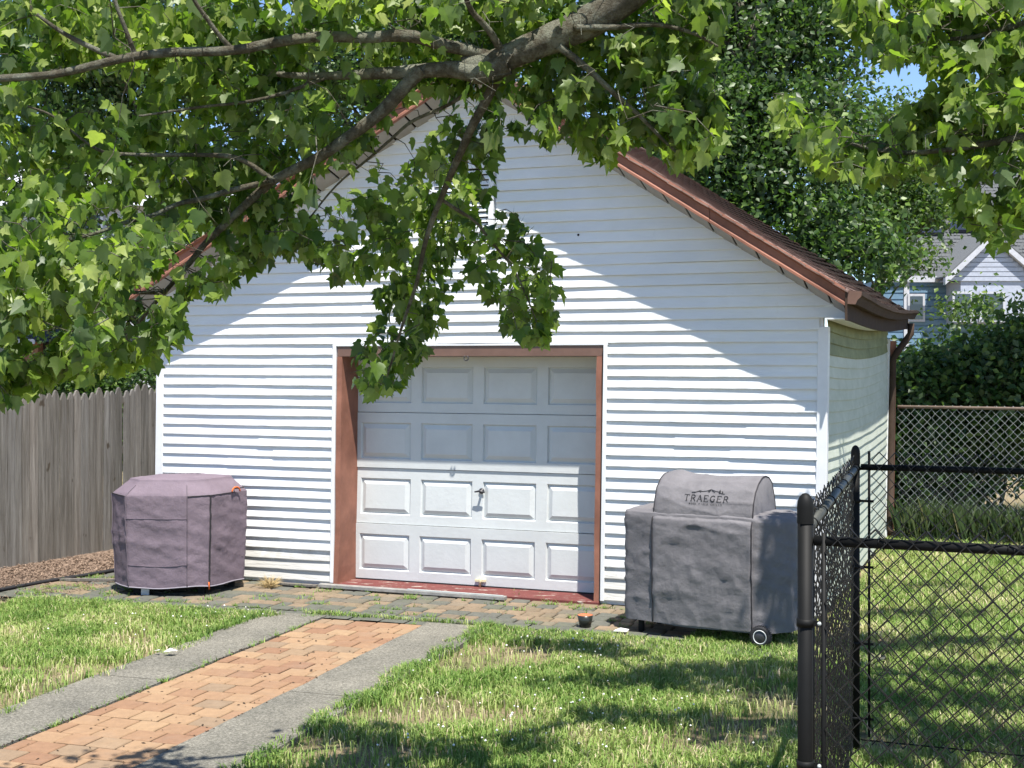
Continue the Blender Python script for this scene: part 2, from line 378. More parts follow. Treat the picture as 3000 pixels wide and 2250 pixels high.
m.box(G(.02, .1, 0), U*.08, V*(GD-.1), Vector((0, 0, 2.58))+U*SH*2.58)
m.box(G(GW-.10, .1, 0), U*.08, V*(GD-.1), Vector((0, 0, 2.50))+U*SH*2.5)
m.box(G(.1, GD-.1, 0), U*(GW-.2), V*.1, Vector((0, 0, 2.58))+U*SH*2.58)
m.build('wall', M['trim'], gar)
def board(ub0, ub1, ut0, ut1, z, h, lift=0, seed=0):
    """one clapboard course: bottom stands proud, top tucked in"""
    mb = MB(); L_ = max(ub1-ub0, .05); k = max(1, int(L_/.35)); vs = []
    for i in range(k+1):
        t = i/k; ub = ub0+(ub1-ub0)*t; ut = ut0+(ut1-ut0)*t
        wv = .006*noise.noise(Vector((ub*1.3, z*7+seed, 0))); wz = .006*noise.noise(Vector((ub*.9, z*5+seed, 5)))
        pb = -.0235-lift+wv
        vs += [G(ub, 0, z+wz), G(ub, pb+.001, z+wz), G(ub, pb, z+.006+wz), G(ut, -.0035-lift, z+h)]
    for i in range(k):
        q = i*4; mb.add([vs[q+j] for j in range(8)], [(0, 4, 5, 1), (1, 5, 6, 2), (2, 6, 7, 3)])
    mb.add([vs[0], vs[1], vs[2], vs[3]], [(0, 1, 2, 3)]); e = 4*k; mb.add([vs[e+j] for j in range(4)], [(3, 2, 1, 0)])
    return mb
i = 0; z = .035
while z < 4.72:
    h = CH; zt = z+h
    if z < 2.49: a0 = at = .05; b0 = bt = GW-.05
    else:
        a0 = GC-wall_half(z, -1); at = GC-wall_half(zt, -1); b0 = GC+wall_half(z, 1); bt = GC+wall_half(zt, 1)
        a0 = max(a0, -EV+.02); b0 = min(b0, GW+EV-.02); at = max(at, -EV+.02); bt = min(bt, GW+EV-.02)
    segs = [(a0, b0, at, bt)]
    if z < DH+.03: segs = [(a0, DU0-.055, at, DU0-.055), (DU1+.055, b0, DU1+.055, bt)]
    elif 3.40 < z < 4.02: segs = [(a0, GW/2-.35, at, GW/2-.35), (GW/2+.35, b0, GW/2+.35, bt)]
    for (s0, s1, t0, t1) in segs:
        if s1-s0 > 1.7 and random.random() < .55:
            c = s0+(s1-s0)*rnd(.3, .7)
            board(s0, c+.03, t0, c+.03, z, h, seed=i).build('siding_board', M['siding'], gar)
            board(c, s1, c, t1, z, h, lift=.0025, seed=i+50).build('siding_board', M['siding'], gar)
        else: board(s0, s1, t0, t1, z, h, seed=i).build('siding_board', M['siding'], gar)
    z += CH; i += 1
for (u_, z_) in ((4.55, 3.36), (2.0, 2.95), (5.55, .42), (6.35, .62)):
    mb = MB(); mb.lathe(G(u_, -.014, z_), -V, [(.011, 0), (.009, .008), (0, .010)], 10); mb.build('nail_head', M['gap'], gar)
# right side boards (buckled), left side plain sheet of boards
i = 0; z = .035
while z < 2.50:
    mb = MB(); k = 20; vs = []
    for j in range(k+1):
        v = .06+(GD-.12)*j/k; wz = (sag(v)*.95*(z/2.6)**.5)+rise(v)*z/2.6 + .006*noise.noise(Vector((v*1.5, z*4, 3))); wo = .012*noise.noise(Vector((v*1.2, z*1.1, 8)))
        zz = z+wz; vs += [G(GW, v, zz), G(GW+.0165+wo, v, zz), G(GW+.0175+wo, v, zz+.006), G(GW+.004+wo, v, zz+CH+.004)]
    for j in range(k):
        q = j*4; mb.add([vs[q+x] for x in range(8)], [(0, 4, 5, 1), (1, 5, 6, 2), (2, 6, 7, 3)])
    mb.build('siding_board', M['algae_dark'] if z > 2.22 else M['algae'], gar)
    z += CH
mb = MB()
for i in range(24):
    z = .035+CH*i; mb.add([G(-.014, 0.05, z), G(-.014, GD, z), G(-.002, GD, z+CH), G(-.002, .05, z+CH), G(0, .05, z), G(0, GD, z)], [(3, 2, 1, 0), (0, 1, 5, 4)])
mb.build('side_siding', M['siding'], gar, kind='stuff')
def gbox(u0, u1, v0, v1, z0, z1):
    m = MB(); m.hexa([G(u0, v0, z0), G(u1, v0, z0), G(u1, v1, z0), G(u0, v1, z0), G(u0, v0, z1), G(u1, v0, z1), G(u1, v1, z1), G(u0, v1, z1)]); return m
gbox(-.03, .06, -.026, .07, .02, 2.56).build('corner_trim', M['trim'], gar, bevel=.004)
gbox(GW-.06, GW+.030, -.026, .075, .02, 2.50).build('corner_trim', M['trim'], gar, bevel=.004)
gbox(GW-.02, GW+.032, GD-.08, GD+.03, .02, 2.48).build('corner_trim', M['trim'], gar)
# door surround
gbox(DU0-.055, DU0-.018, -.030, .0, .03, DH+.03).build('door_trim', M['trim'], gar, bevel=.003)
gbox(DU1+.018, DU1+.055, -.030, .0, .03, DH+.03).build('door_trim', M['trim'], gar, bevel=.003)
gbox(DU0-.06, DU1+.06, -.026, .0, DH+.031, 2.3715).build('door_trim', M['trim'], gar, bevel=.003)
RD = .33
def warped(u0, u1, v0, v1, z0, z1, seed, n=14, amp=.012):
    mb = MB(); rings = []
    for i in range(n+1):
        z = z0+(z1-z0)*i/n; w = amp*noise.noise(Vector((seed, z*2.2, 0)))+ (.02*max(0, 1-z/.5) if seed == 1 else 0)
        rings += [G(u0-w, v0-abs(w)*.4, z), G(u1-w, v0-abs(w)*.4, z), G(u1, v1, z), G(u0, v1, z)]
    fs = [(i*4+k, i*4+(k+1) % 4, i*4+4+(k+1) % 4, i*4+4+k) for i in range(n) for k in range(4)]+[(3, 2, 1, 0), (n*4, n*4+1, n*4+2, n*4+3)]
    mb.add(rings, fs); return mb
warped(DU0-.008, DU0+.045, -.018, RD+.02, .02, DH-.07, 1).build('door_jamb', M['fascia'], gar)
warped(DU1-.045, DU1+.008, -.022, RD+.02, .02, DH-.07, 4).build('door_jamb', M['fascia'], gar)
gbox(DU0-.008, DU1+.008, -.016, RD+.02, DH-.069, DH+.028).build('door_header', M['brown'], gar, bevel=.003)
gbox(DU1+.013, DU1+.016, -.033, .0, .03, DH).build('door_gap', M['dark'], gar)
gbox(DU0-.012, DU1+.012, -.065, RD+.06, -.05, .022).build('door_sill', M['red'], gar, bevel=.004)
# overhead door: four sections with raised panels
door = empty('garage_door', tuple(Gf((DU0+DU1)/2, RD, .04))); door.parent = gar; door.location = Gf((DU0+DU1)/2, RD, .04)-wloc(gar)
D0, D1 = DU0+.03, DU1-.03; secH = .555; zb = .035
for s in range(4):
    z0 = zb+s*secH; z1 = z0+secH-.006; mb = MB(); ncol = 4; cwid = (D1-D0)/ncol
    lean = [.012, -.012, .004, .0][s]
    def DP(u, v, z): return G(u, RD+v-lean*((z-z0)/secH)*1.0, z)
    us = [D0]; 
    # frame grid
    gu = [D0]; 
    for c in range(ncol): gu += [D0+cwid*c+.055, D0+cwid*(c+1)-.055]
    gu += [D1]; gz = [z0, z0+.09, z1-.10, z1]
    for a in range(len(gu)-1):
        for b in range(3):
            if b == 1 and a % 2 == 1:
                u0, u1, za, zc = gu[a], gu[a+1], gz[1], gz[2]; e = .012; f = .058; g_ = .020
                o_ = [DP(u0, 0, za), DP(u1, 0, za), DP(u1, 0, zc), DP(u0, 0, zc)]
                r1 = [DP(u0+e, g_, za+e), DP(u1-e, g_, za+e), DP(u1-e, g_, zc-e), DP(u0+e, g_, zc-e)]
                r2 = [DP(u0+f, -.004, za+f), DP(u1-f, -.004, za+f), DP(u1-f, -.004, zc-f), DP(u0+f, -.004, zc-f)]
                mb.add(o_+r1+r2, [(i, (i+1) % 4, (i+1) % 4+4, i+4) for i in range(4)]+[(i+4, (i+1) % 4+4, (i+1) % 4+8, i+8) for i in range(4)]+[(8, 9, 10, 11)])
            else: mb.add([DP(gu[a], 0, gz[b]), DP(gu[a+1], 0, gz[b]), DP(gu[a+1], 0, gz[b+1]), DP(gu[a], 0, gz[b+1])], [(0, 1, 2, 3)])
    mb.add([DP(D0, 0, z0), DP(D1, 0, z0), DP(D1, .04, z0), DP(D0, .04, z0)], [(3, 2, 1, 0)])
    mb.add([DP(D0, 0, z1), DP(D1, 0, z1), DP(D1, .04, z1), DP(D0, .04, z1)], [(0, 1, 2, 3)])
    mb.add([DP(D0, .04, z0), DP(D1, .04, z0), DP(D1, .04, z1), DP(D0, .04, z1)], [(3, 2, 1, 0)])
    sec = mb.build('door_panel', M['door'], door)
    if s == 0:
        h = MB(); h.box(G(3.44, RD-.03, .075), U*.11, V*.025, (0, 0, .022)); h.tube([G(3.49, RD-.02, .03), G(3.50, RD-.035, .12)], .012, 8); h.build('lower_latch', M['cream'], sec)
gbox(D0, D1, RD-.005, RD+.03, .0221, .034).build('bottom_seal', M['rubber'], door)
h = MB(); hz = .95; hu = 3.49
h.lathe(G(hu, RD-.002, hz), -V, [(0, 0), (.028, 0), (.028, .006), (.012, .01), (.012, .05), (0, .05)], 16)
h.tube([G(hu-.055, RD-.05, hz-.006), G(hu, RD-.055, hz+.004), G(hu+.05, RD-.05, hz-.008)], [.007, .011, .007], 8)
h.build('handle', M['hub'], door)
h = MB(); c = G(3.46, -.03, DH-.085)
h.tube([c+U*(.022*math.cos(a))+Vector((0, 0, .022*math.sin(a))) for a in [math.radians(x) for x in range(120, 425, 20)]], .006, 8); h.build('hook', M['hub'], gar)
# gable vent
vent = empty('gable_vent', tuple(G(GW/2, -.03, 3.45))); vent.parent = gar; vent.location = G(GW/2, -.03, 3.45)-wloc(gar)
for (a, b, c, d) in ((-.33, .33, 3.42, 3.46), (-.33, .33, 4.02, 4.06), (-.33, -.28, 3.46, 4.02), (.28, .33, 3.46, 4.02)):
    gbox(GW/2+a, GW/2+b, -.04, -.004, c, d).build('vent_frame', M['trim'], vent)
gbox(GW/2-.28, GW/2+.28, -.008, .003, 3.46, 4.02).build('vent_back', M['dark'], vent)
for i in range(11):
    z = 3.465+i*.05; m = MB(); m.hexa([G(GW/2-.28, -.036, z), G(GW/2+.28, -.036, z), G(GW/2+.28, -.033, z-.004), G(GW/2-.28, -.033, z-.004),
       G(GW/2-.28, -.012, z+.036), G(GW/2+.28, -.012, z+.036), G(GW/2+.28, -.009, z+.032), G(GW/2-.28, -.009, z+.032)]); m.build('louvre', M['siding'], vent)
# ---- roof
roof = empty('roof', tuple(G(GW/2, GD/2, AP))); roof.parent = gar; roof.location = G(GW/2, GD/2, AP)-wloc(gar)
EZ = TOP-EVS[1]*PIT[1]       # roof top surface at the right eave
RZ = lambda a, v=0: TOP-abs(a)*PIT[1 if a > 0 else -1] + rise(v) + (sag(v)*.75*(abs(a)/EVS[1]) if a > 0 else 0)
for side in (-1, 1):
    EVU = EVS[side]
    mb = MB(); n = 14; vs = []
    for i in range(n+1):
        v = -OH+.02+(GD+2*OH-.04)*i/n
        for (a, dz) in ((0, -.012), (EVU, -.012), (EVU, -.05), (0, -.05)): vs.append(G(GC+side*a, v, RZ(side*a, v)+dz))
    for i in range(n):
        q = i*4; f = [(0, 1, 5, 4), (1, 2, 6, 5), (2, 3, 7, 6)]; mb.add([vs[q+j] for j in range(8)], f if side > 0 else [t[::-1] for t in f])
    mb.poly([vs[j] for j in (0, 3, 2, 1)]); mb.poly([vs[4*n+j] for j in (0, 1, 2, 3)])
    mb.build('roof_deck', M['gap'], roof)
    # fascia along the front rake: top lip, recessed face, lower lip; built in lengths
    nseg = 3
    for sgi in range(nseg):
        a0 = EVU*sgi/nseg; a1 = EVU*(sgi+1)/nseg-(.004 if sgi < nseg-1 else 0)
        prof = [(.012, -OH-.006), (.012, -OH-.034), (-.014, -OH-.038), (-.030, -OH-.012), (-.092, -OH-.008), (-.112, -OH-.028), (-.134, -OH-.028), (-.138, -OH+.02), (.008, -OH+.02)]
        mb = MB(); k = 8; vs = []
        for i in range(k+1):
            a = a0+(a1-a0)*i/k
            for j, (dz, v) in enumerate(prof):
                wv = .006*noise.noise(Vector((a*2.6*side, j*.1, 2))); wz = .005*noise.noise(Vector((a*2.0*side, 4, 1)))
                vs.append(G(GC+side*a, v+wv-(.004 if sgi % 2 else 0), RZ(side*a)+dz+wz))
        K = len(prof)
        fs = [(i*K+j, i*K+(j+1) % K, (i+1)*K+(j+1) % K, (i+1)*K+j) for i in range(k) for j in range(K)]
        fs += [tuple(range(K)), tuple(k*K+j for j in range(K))[::-1]]
        mb.add(vs, fs if side < 0 else [t[::-1] for t in fs]); mb.build('rake_fascia', M['fascia'], roof)
    # sloping soffit under the rake: pieces with dark slots between
    a = .03; step = .205
    while a < EVU-.1:
        a1 = min(a+step-.022, EVU-.02); vs = []
        for aa in (a, a1):
            for v in (-OH+.02, -.004):
                for dz in (-.135, -.125): vs.append(G(GC+side*aa, v, RZ(side*aa)+dz-(.075 if v > -.1 else 0)))
        mb = MB(); f = [(0, 4, 6, 2), (1, 3, 7, 5), (0, 1, 5, 4), (2, 6, 7, 3), (0, 2, 3, 1), (4, 5, 7, 6)]
        mb.add(vs, f if side < 0 else [t[::-1] for t in f]); mb.build('soffit_panel', M['soffit'], roof); a += step
    vs = [G(GC+side*aa, v, RZ(side*aa)-.119-(.075 if v > -.1 else 0)) for aa, v in ((0, -OH+.02), (EVU, -OH+.02), (EVU, -.002), (0, -.002))]
    mb = MB(); mb.poly(vs); mb.build('soffit_backing', M['gap'], roof)
    # rear fascia
    vs = []
    for aa in (0, EVU):
        for dz, v in ((.012, GD+OH+.02), (-.17, GD+OH+.02), (-.17, GD+OH), (.012, GD+OH)): vs.append(G(GC+side*aa, v, RZ(side*aa)+dz))
    mb = MB(); mb.add(vs, [(0, 1, 5, 4), (1, 2, 6, 5), (2, 3, 7, 6), (3, 0, 4, 7), (0, 3, 2, 1), (4, 5, 6, 7)]); mb.build('rear_fascia', M['brown'], roof)
# right eave: box soffit, fascia, gutter, downspout
n = 16
def run(prof, name, mat, par, v0, v1, sm=True, sg=1.0, bumpy=0):
    mb = MB(); K = len(prof); vs = []
    for i in range(n+1):
        v = v0+(v1-v0)*i/n; s_ = sag(v)*.75*sg+rise(v)
        for (du, z) in prof: vs.append(G(GW+du, v, z+s_+bumpy*noise.noise(Vector((v*3, du*9, z*5)))))
    mb.add(vs, [(i*K+j, (i+1)*K+j, (i+1)*K+(j+1) % K, i*K+(j+1) % K) for i in range(n) for j in range(K)]+[tuple(range(K)), tuple(n*K+j for j in range(K))[::-1]])
    return mb.build(name, mat, par)
sz = 2.555
run([(.035, sz), (EV, sz), (EV, sz+.012), (.035, sz+.012)], 'eave_soffit', M['trim'], roof, -OH+.02, GD+OH)
run([(EV+.001, sz-.01), (EV+.018, sz-.01), (EV+.018, EZ-.01), (EV+.001, EZ-.01)], 'eave_fascia', M['gutter'], roof, -OH-.03, GD+OH)
gz = EZ-.02
run([(EV+.02, gz-.10), (EV+.085, gz-.105), (EV+.10, gz-.07), (EV+.115, gz-.045), (EV+.135, gz-.035), (EV+.137, gz), (EV+.125, gz+.002), (EV+.122, gz-.03), (EV+.09, gz-.085), (EV+.03, gz-.085), (EV+.021, gz-.0)], 'gutter', M['gutter'], roof, -OH-.02, GD+OH+.15, bumpy=.006)
m = MB(); pr = [(EV+.02, gz-.10), (EV+.085, gz-.105), (EV+.10, gz-.07), (EV+.13, gz-.04), (EV+.135, gz), (EV+.02, gz+.012)]
m.add([G(GW+a, v, b) for v in (-OH-.026, -OH-.021) for a, b in pr], [tuple(range(6)), tuple(range(11, 5, -1))]+[(i, (i+1) % 6, (i+1) % 6+6, i+6) for i in range(6)]); m.build('gutter_cap', M['brown'], roof)
ds = MB(); zs = gz-.1
ds.tube([G(GW+EV+.07, GD+.05, zs), G(GW+EV+.07, GD+.05, zs-.13), G(GW+EV+.0, GD-.02, zs-.24), G(GW+.12, GD-.06, zs-.36), G(GW+.07, GD-.06, zs-.45), G(GW+.065, GD-.06, zs-1.3), G(GW+.06, GD-.06, .12), G(GW+.14, GD-.12, .04)], .042, 10)
ds.build('downspout', M['gutter'], gar)
gbox(GW+.033, GW+.10, GD-.02, GD+.06, .02, 2.46).build('corner_post', M['fascia'], gar)
# shingles
sh_me = bpy.data.meshes.new('shingle')
PITCH = PIT[1]; EVU = EVS[1]; sl_ = math.sqrt(1+PITCH**2); EXP = .14
def sh_mesh(w_):
    me = bpy.data.meshes.new('shingle'); h = EXP*1.05
    vs = [(0, 0, .0), (w_, 0, .0), (w_, h, -.001), (0, h, -.001), (0, 0, .013), (w_, 0, .013), (w_, h, .003), (0, h, .003)]
    me.from_pydata(vs, [], [(3, 2, 1, 0), (4, 5, 6, 7), (0, 1, 5, 4), (1, 2, 6, 5), (2, 3, 7, 6), (3, 0, 4, 7)]); me.materials.append(M['shingle']); return me
shm = sh_mesh(.325)
nsh = 0; st = MB(); SLOPE = (U*1.0+Vector((0, 0, -PITCH))).normalized(); NR = (U*PITCH+Vector((0, 0, 1))).normalized()
row = 0; dist = sl_*EVU+.03
rows = int(dist/EXP)
for r in range(rows+1):
    dlow = dist-r*EXP; a = dlow/sl_
    c = 0; v = -OH-.045+(r % 2)*-.0
    first = True
    while v < GD+OH:
        wv = .325 if not (first and r % 2) else .165
        lz = RZ(min(a, EVU), v)-(a-min(a, EVU))*PITCH
        p = G(GC+a, v, lz-.012)
        if v < .95 and nsh < 296 and wv > .3 or (first and nsh < 296):
            o = bpy.data.objects.new('shingle', shm); COL.objects.link(o); o.parent = roof; o.location = p-wloc(roof)
            up = -SLOPE; mt = Matrix((V, up, V.cross(up))).transposed()
            if mt.determinant() < 0: pass
            o.rotation_euler = (mt @ Matrix.Rotation(rnd(-.03, .05), 3, 'X')).to_euler()
            if wv < .3: o.scale = (wv/.325, 1, 1)
            nsh += 1
        else:
            st.hexa([p+V*x+(-SLOPE)*y+NR*zz for zz in (0, .013) for x, y in ((0, 0), (wv-.006, 0), (wv-.006, EXP*1.02), (0, EXP*1.02))]) if False else st.add([p+NR*(.013+rnd(0, .003)), p+V*(wv-.006)+NR*.013, p+V*(wv-.006)-SLOPE*EXP*1.03+NR*.003, p-SLOPE*EXP*1.03+NR*.003, p-NR*.002, p+V*(wv-.006)-NR*.002], [(0, 1, 2, 3), (4, 5, 1, 0)])
        v += wv; first = False
st.build('far_shingle', M['shingle'], roof, kind='stuff')
mb = MB(); PITCH = PIT[-1]; EVU = EVS[-1]; sl_ = math.sqrt(1+PITCH**2); dist = sl_*EVU+.03; rows = int(dist/EXP)
for r in range(rows+1):
    a = (dist-r*EXP)/sl_; a2 = max(0, a-EXP/sl_*1.03)
    mb.add([G(GC-a, -OH-.045, TOP-a*PITCH+.004), G(GC-a, GD+OH, RZ(-a, GD)+.004), G(GC-a2, GD+OH, RZ(-a2, GD)-.008), G(GC-a2, -OH-.045, TOP-a2*PITCH-.008), G(GC-a, -OH-.045, TOP-a*PITCH-.012), G(GC-a, GD+OH, RZ(-a, GD)-.012)], [(3, 2, 1, 0), (0, 1, 5, 4)])
mb.build('shingle_course', M['shingle'], roof, kind='stuff')
mb = MB(); mb.tube([G(GC, -OH-.04, TOP-.005), G(GC, GD+OH, TOP-.005+rise(GD+OH))], .03, 8); mb.build('ridge_cap', M['shingle'], roof)

# weathered strip lying in front of the sill
o = empty('threshold_strip', tuple(Gf(3.0, -.36, 0)), 'long weathered grey metal strip lying on the pavers in front of the red sill', 'metal strip')
m = MB(); m.box(Gf(2.0, -.20, .010), U*1.95+V*-.02, V*.075, (0, 0, .032)); m.build('rail', M['strip'], o, bevel=.003)
m = MB(); m.box(Gf(2.95, -.195, .043), U*.98+V*-.012, V*.03, (0, 0, .008)); m.build('flange', M['steel'], o)
m = MB(); m.box(Gf(1.45, -.20, .008), U*.52, V*.06, (0, 0, .02)); o = m.build('wood_offcut', M['wood'], center=True, bevel=.002); tag(o, 'short grey weathered board end lying left of the door beside the long strip', 'board')
m = MB(); m.box((-4.72, 13.35, .006), (.75, -.06, 0), (.005, .05, 0), (0, 0, .022)); o = m.build('wood_stick', M['wood'], center=True); tag(o, 'thin grey stick lying on the pavers behind the purple grill cover', 'stick')

# ------------------------------------------------------------------ covered grills
def cloth_disp(p, nrm, amp, seed, folds=1.0):
    q = Vector(p)
    a = noise.fractal(q*3.2+Vector((seed, 0, 0)), 1.0, 2.0, 3)
    r = 1-abs(noise.noise(Vector((q.x*4.0+q.z*2.3+seed, q.y*4.0, q.z*3.1-q.x*2))))*2.2
    r2 = 1-abs(noise.noise(Vector((q.x*7.0-q.z*6+seed*2, q.y*6.0, q.z*5.5))))*2.4
    r3 = 1-abs(noise.noise(Vector((q.x*2.2+q.z*5.5+seed, q.y*2.2+q.z*2.0, seed))))*3.2
    return amp*(a*.7+folds*max(0, r)**4*.9+folds*.5*max(0, r2)**5+folds*1.3*max(0, r3)**4)
def resample(poly, n):
    pts = [Vector(p) for p in poly]; m_ = len(pts); segs = [(pts[(i+1) % m_]-pts[i]).length for i in range(m_)]; tot = sum(segs); out = []; 
    for k in range(n):
        d = tot*k/n; i = 0
        while d > segs[i]: d -= segs[i]; i += 1
        out.append(pts[i].lerp(pts[(i+1) % m_], d/segs[i]))
    return out
def smooth_ring(r, k=1):
    for _ in range(k): r = [r[i-1]*.2+r[i]*.6+r[(i+1) % len(r)]*.2 for i in range(len(r))]
    return r
def cover(name, mat, par, poly, levels, seed, amp, nr=132, sub=5, cap=True, sm=1):
    """levels: (z, scale, centre shift) rings of the footprint, resampled and displaced like cloth"""
    c = sum((Vector((*p, 0)) for p in poly), Vector())/len(poly); base = smooth_ring(resample([(*p, 0) for p in poly], nr), sm)
    rings = []
    for i in range(len(levels)-1):
        (z0, s0), (z1, s1) = levels[i], levels[i+1]; k = max(1, int(abs(z1-z0)/.025)) if abs(z1-z0) > .1 else sub
        for j in range(k): t = j/k; rings.append((z0+(z1-z0)*t, s0+(s1-s0)*t))
    rings.append(levels[-1]); vs = []
    for z, s in rings:
        for p in base:
            q = c+(p-c)*s; q.z = z+ (0 if z > .3 else .018*noise.noise(Vector((p.x*3, p.y*3, seed))))
            nrm = (p-c).normalized(); d = cloth_disp(q, nrm, amp, seed)
            mid = math.sin(math.pi*min(1, max(0, z/levels[-1][0]))); q += nrm*d*(.35+.65*mid) if s > .93 else Vector((0, 0, d*.4))
            vs.append(q)
    K = nr; fs = [(i*K+j, i*K+(j+1) % K, (i+1)*K+(j+1) % K, (i+1)*K+j) for i in range(len(rings)-1) for j in range(K)]
    vs.append(Vector((c.x, c.y, levels[-1][0]))); e = len(vs)-1; b = (len(rings)-1)*K
    fs += [(b+j, b+(j+1) % K, e) for j in range(K)]
    mb = MB(); mb.add(vs, fs, True); return mb.build(name, mat, par), c, vs, rings

# left: squat cover
gl = empty('covered_grill', (-3.2, 12.95, 0), 'squat purple grey fabric covered griddle with chamfered top by the wooden fence', 'covered grill')
FL = [(-3.80, 12.74), (-3.61, 12.50), (-3.045, 12.46), (-2.84, 12.54), (-2.61, 13.0), (-2.66, 13.16), (-3.20, 13.44), (-3.60, 13.30)]
cv, cc_, vsL, rgL = cover('cover', M['clothA'], gl, FL[::1], [(.085, .985), (.5, 1.015), (.935, 1.038), (.945, 1.034), (1.065, .80), (1.085, .78), (1.10, .40), (1.10, .1)], 3.0, .008, sm=0)
def seamline(i0, name, mat, r=.005, top=True, zt=.985, out=1.0):
    """piping that follows the cover's own surface up from footprint corner i0"""
    c = cc_; tgt = Vector((*FL[i0], 0)); K = 132
    best = min(range(K), key=lambda k: (Vector((vsL[k].x, vsL[k].y, 0))-(c+(tgt-c)*.985)).length)
    pts = [vsL[i*K+best]+(vsL[i*K+best]-Vector((c.x, c.y, vsL[i*K+best].z))).normalized()*.003 for i, (z, s) in enumerate(rgL) if z <= zt]
    m = MB(); m.tube(pts, r, 6); m.build(name, mat, gl); return best
b1 = seamline(1, 'piping', M['piping'], zt=1.05); b2 = seamline(2, 'piping', M['piping'], zt=1.05); b3 = seamline(3, 'zipper', M['seam'], .009, zt=.97); b4 = seamline(0, 'piping', M['piping'], zt=.95)
K = 132; lv = max(i for i, (z, s) in enumerate(rgL) if z <= .945)
def ringseg(a, b, lev_a, lev_b, name, mat, r=.0045):
    m = MB(); pts = []; 
    n_ = (b-a) % K
    for t in range(n_+1):
        i = (a+t) % K; l_ = int(round(lev_a+(lev_b-lev_a)*t/n_)); p = vsL[l_*K+i]; pts.append(p+(p-Vector((cc_.x, cc_.y, p.z))).normalized()*.004)
    m.tube(pts, r, 6); m.build(name, mat, gl)
ringseg(b4, b1, lv, lv-3, 'corner_seam', M['seam']); ringseg(b2, b3, lv-3, lv, 'corner_seam', M['seam']); ringseg(b3, (b3+26) % K, lv, lv+1, 'corner_seam', M['seam'])
for zf in (.30, .72):
    li = min(range(len(rgL)), key=lambda i: abs(rgL[i][0]-zf)); ringseg(b1, b2, li, li, 'crease', M['clothA'], .002)
hem = MB(); hem.tube([vsL[i]+Vector((0, 0, -.002)) for i in list(range(K))+[0]], .006, 6); hem.build('hem', M['hemm'], gl)
tp_ = MB(); oc = Vector((-3.22, 13.02, 1.108)); ex = Vector((.97, -.24, 0)); ey = Vector((.24, .97, 0))
def tstroke(x0, y0, x1, y1, w_=.012):
    d = Vector((x1-x0, y1-y0)).normalized() if 0 else None; l_ = math.hypot(x1-x0, y1-y0); nx, ny = -(y1-y0)/l_*w_/2, (x1-x0)/l_*w_/2
    tp_.poly([oc+ex*(x0+nx)+ey*(y0+ny), oc+ex*(x0-nx)+ey*(y0-ny), oc+ex*(x1-nx)+ey*(y1-ny), oc+ex*(x1+nx)+ey*(y1+ny)])
GL = {'T': [(0, 1, 1, 1), (.5, 0, .5, 1)], 'R': [(.1, 0, .1, 1), (.1, 1, .8, 1), (.8, 1, .8, .55), (.8, .55, .1, .5), (.4, .5, .95, 0)], 'A': [(0, 0, .5, 1), (.5, 1, 1, 0), (.2, .35, .8, .35)], 'E': [(.1, 0, .1, 1), (.1, 1, .9, 1), (.1, .5, .7, .5), (.1, 0, .9, 0)], 'G': [(.9, .85, .5, 1), (.5, 1, .1, .6), (.1, .6, .15, .2), (.15, .2, .5, 0), (.5, 0, .9, .2), (.9, .2, .9, .5), (.9, .5, .6, .5)]}
x_ = -.17
for ch in 'TRAEGER':
    for (a0_, b0_, a1_, b1_) in GL[ch]: tstroke(x_+a0_*.038, b0_*.07, x_+a1_*.038, b1_*.07, .007)
    x_ += .050
for q0_, q1_ in (((-.12, .10), (-.03, .13)), ((-.03, .13), (.02, .19)), ((.02, .19), (.08, .13)), ((.08, .13), (.14, .10)), ((.10, .11), (.10, .17))): tstroke(*q0_, *q1_, .010)
tp_.build('lettering', M['print'], gl)
hb = vsL[lv*K+(b3+13) % K]; m = MB()
m.tube([hb+Vector((.055*math.cos(t)*.5, .055*math.cos(t)*.9, .045*math.sin(t)))+Vector((.02, -.01, .005)) for t in [math.pi*x/10 for x in range(11)]], .008, 8); m.build('carry_handle', M['orange'], gl)
m = MB(); p = vsL[b3]; m.tube([p+Vector((.0, -.012, .04)), p+Vector((.004, -.014, -.03))], .006, 6); m.build('zipper_pull', M['orange'], gl)
m = MB(); 
for (x, y) in ((-3.55, 12.62), (-2.95, 12.66), (-2.75, 13.05), (-3.5, 13.2)): m.box((x-.03, y-.03, 0), (.06, 0, 0), (0, .06, 0), (0, 0, .3))
m.box((-3.62, 12.7, .12), (.85, 0, 0), (0, .5, 0), (0, 0, .6)); m.build('cart_frame', M['dark'], gl)
m = MB(); m.box((-3.50, 12.56, .0), (.075, 0, 0), (0, .02, 0), (0, 0, .12)); m.build('leg', M['rim'], gl)

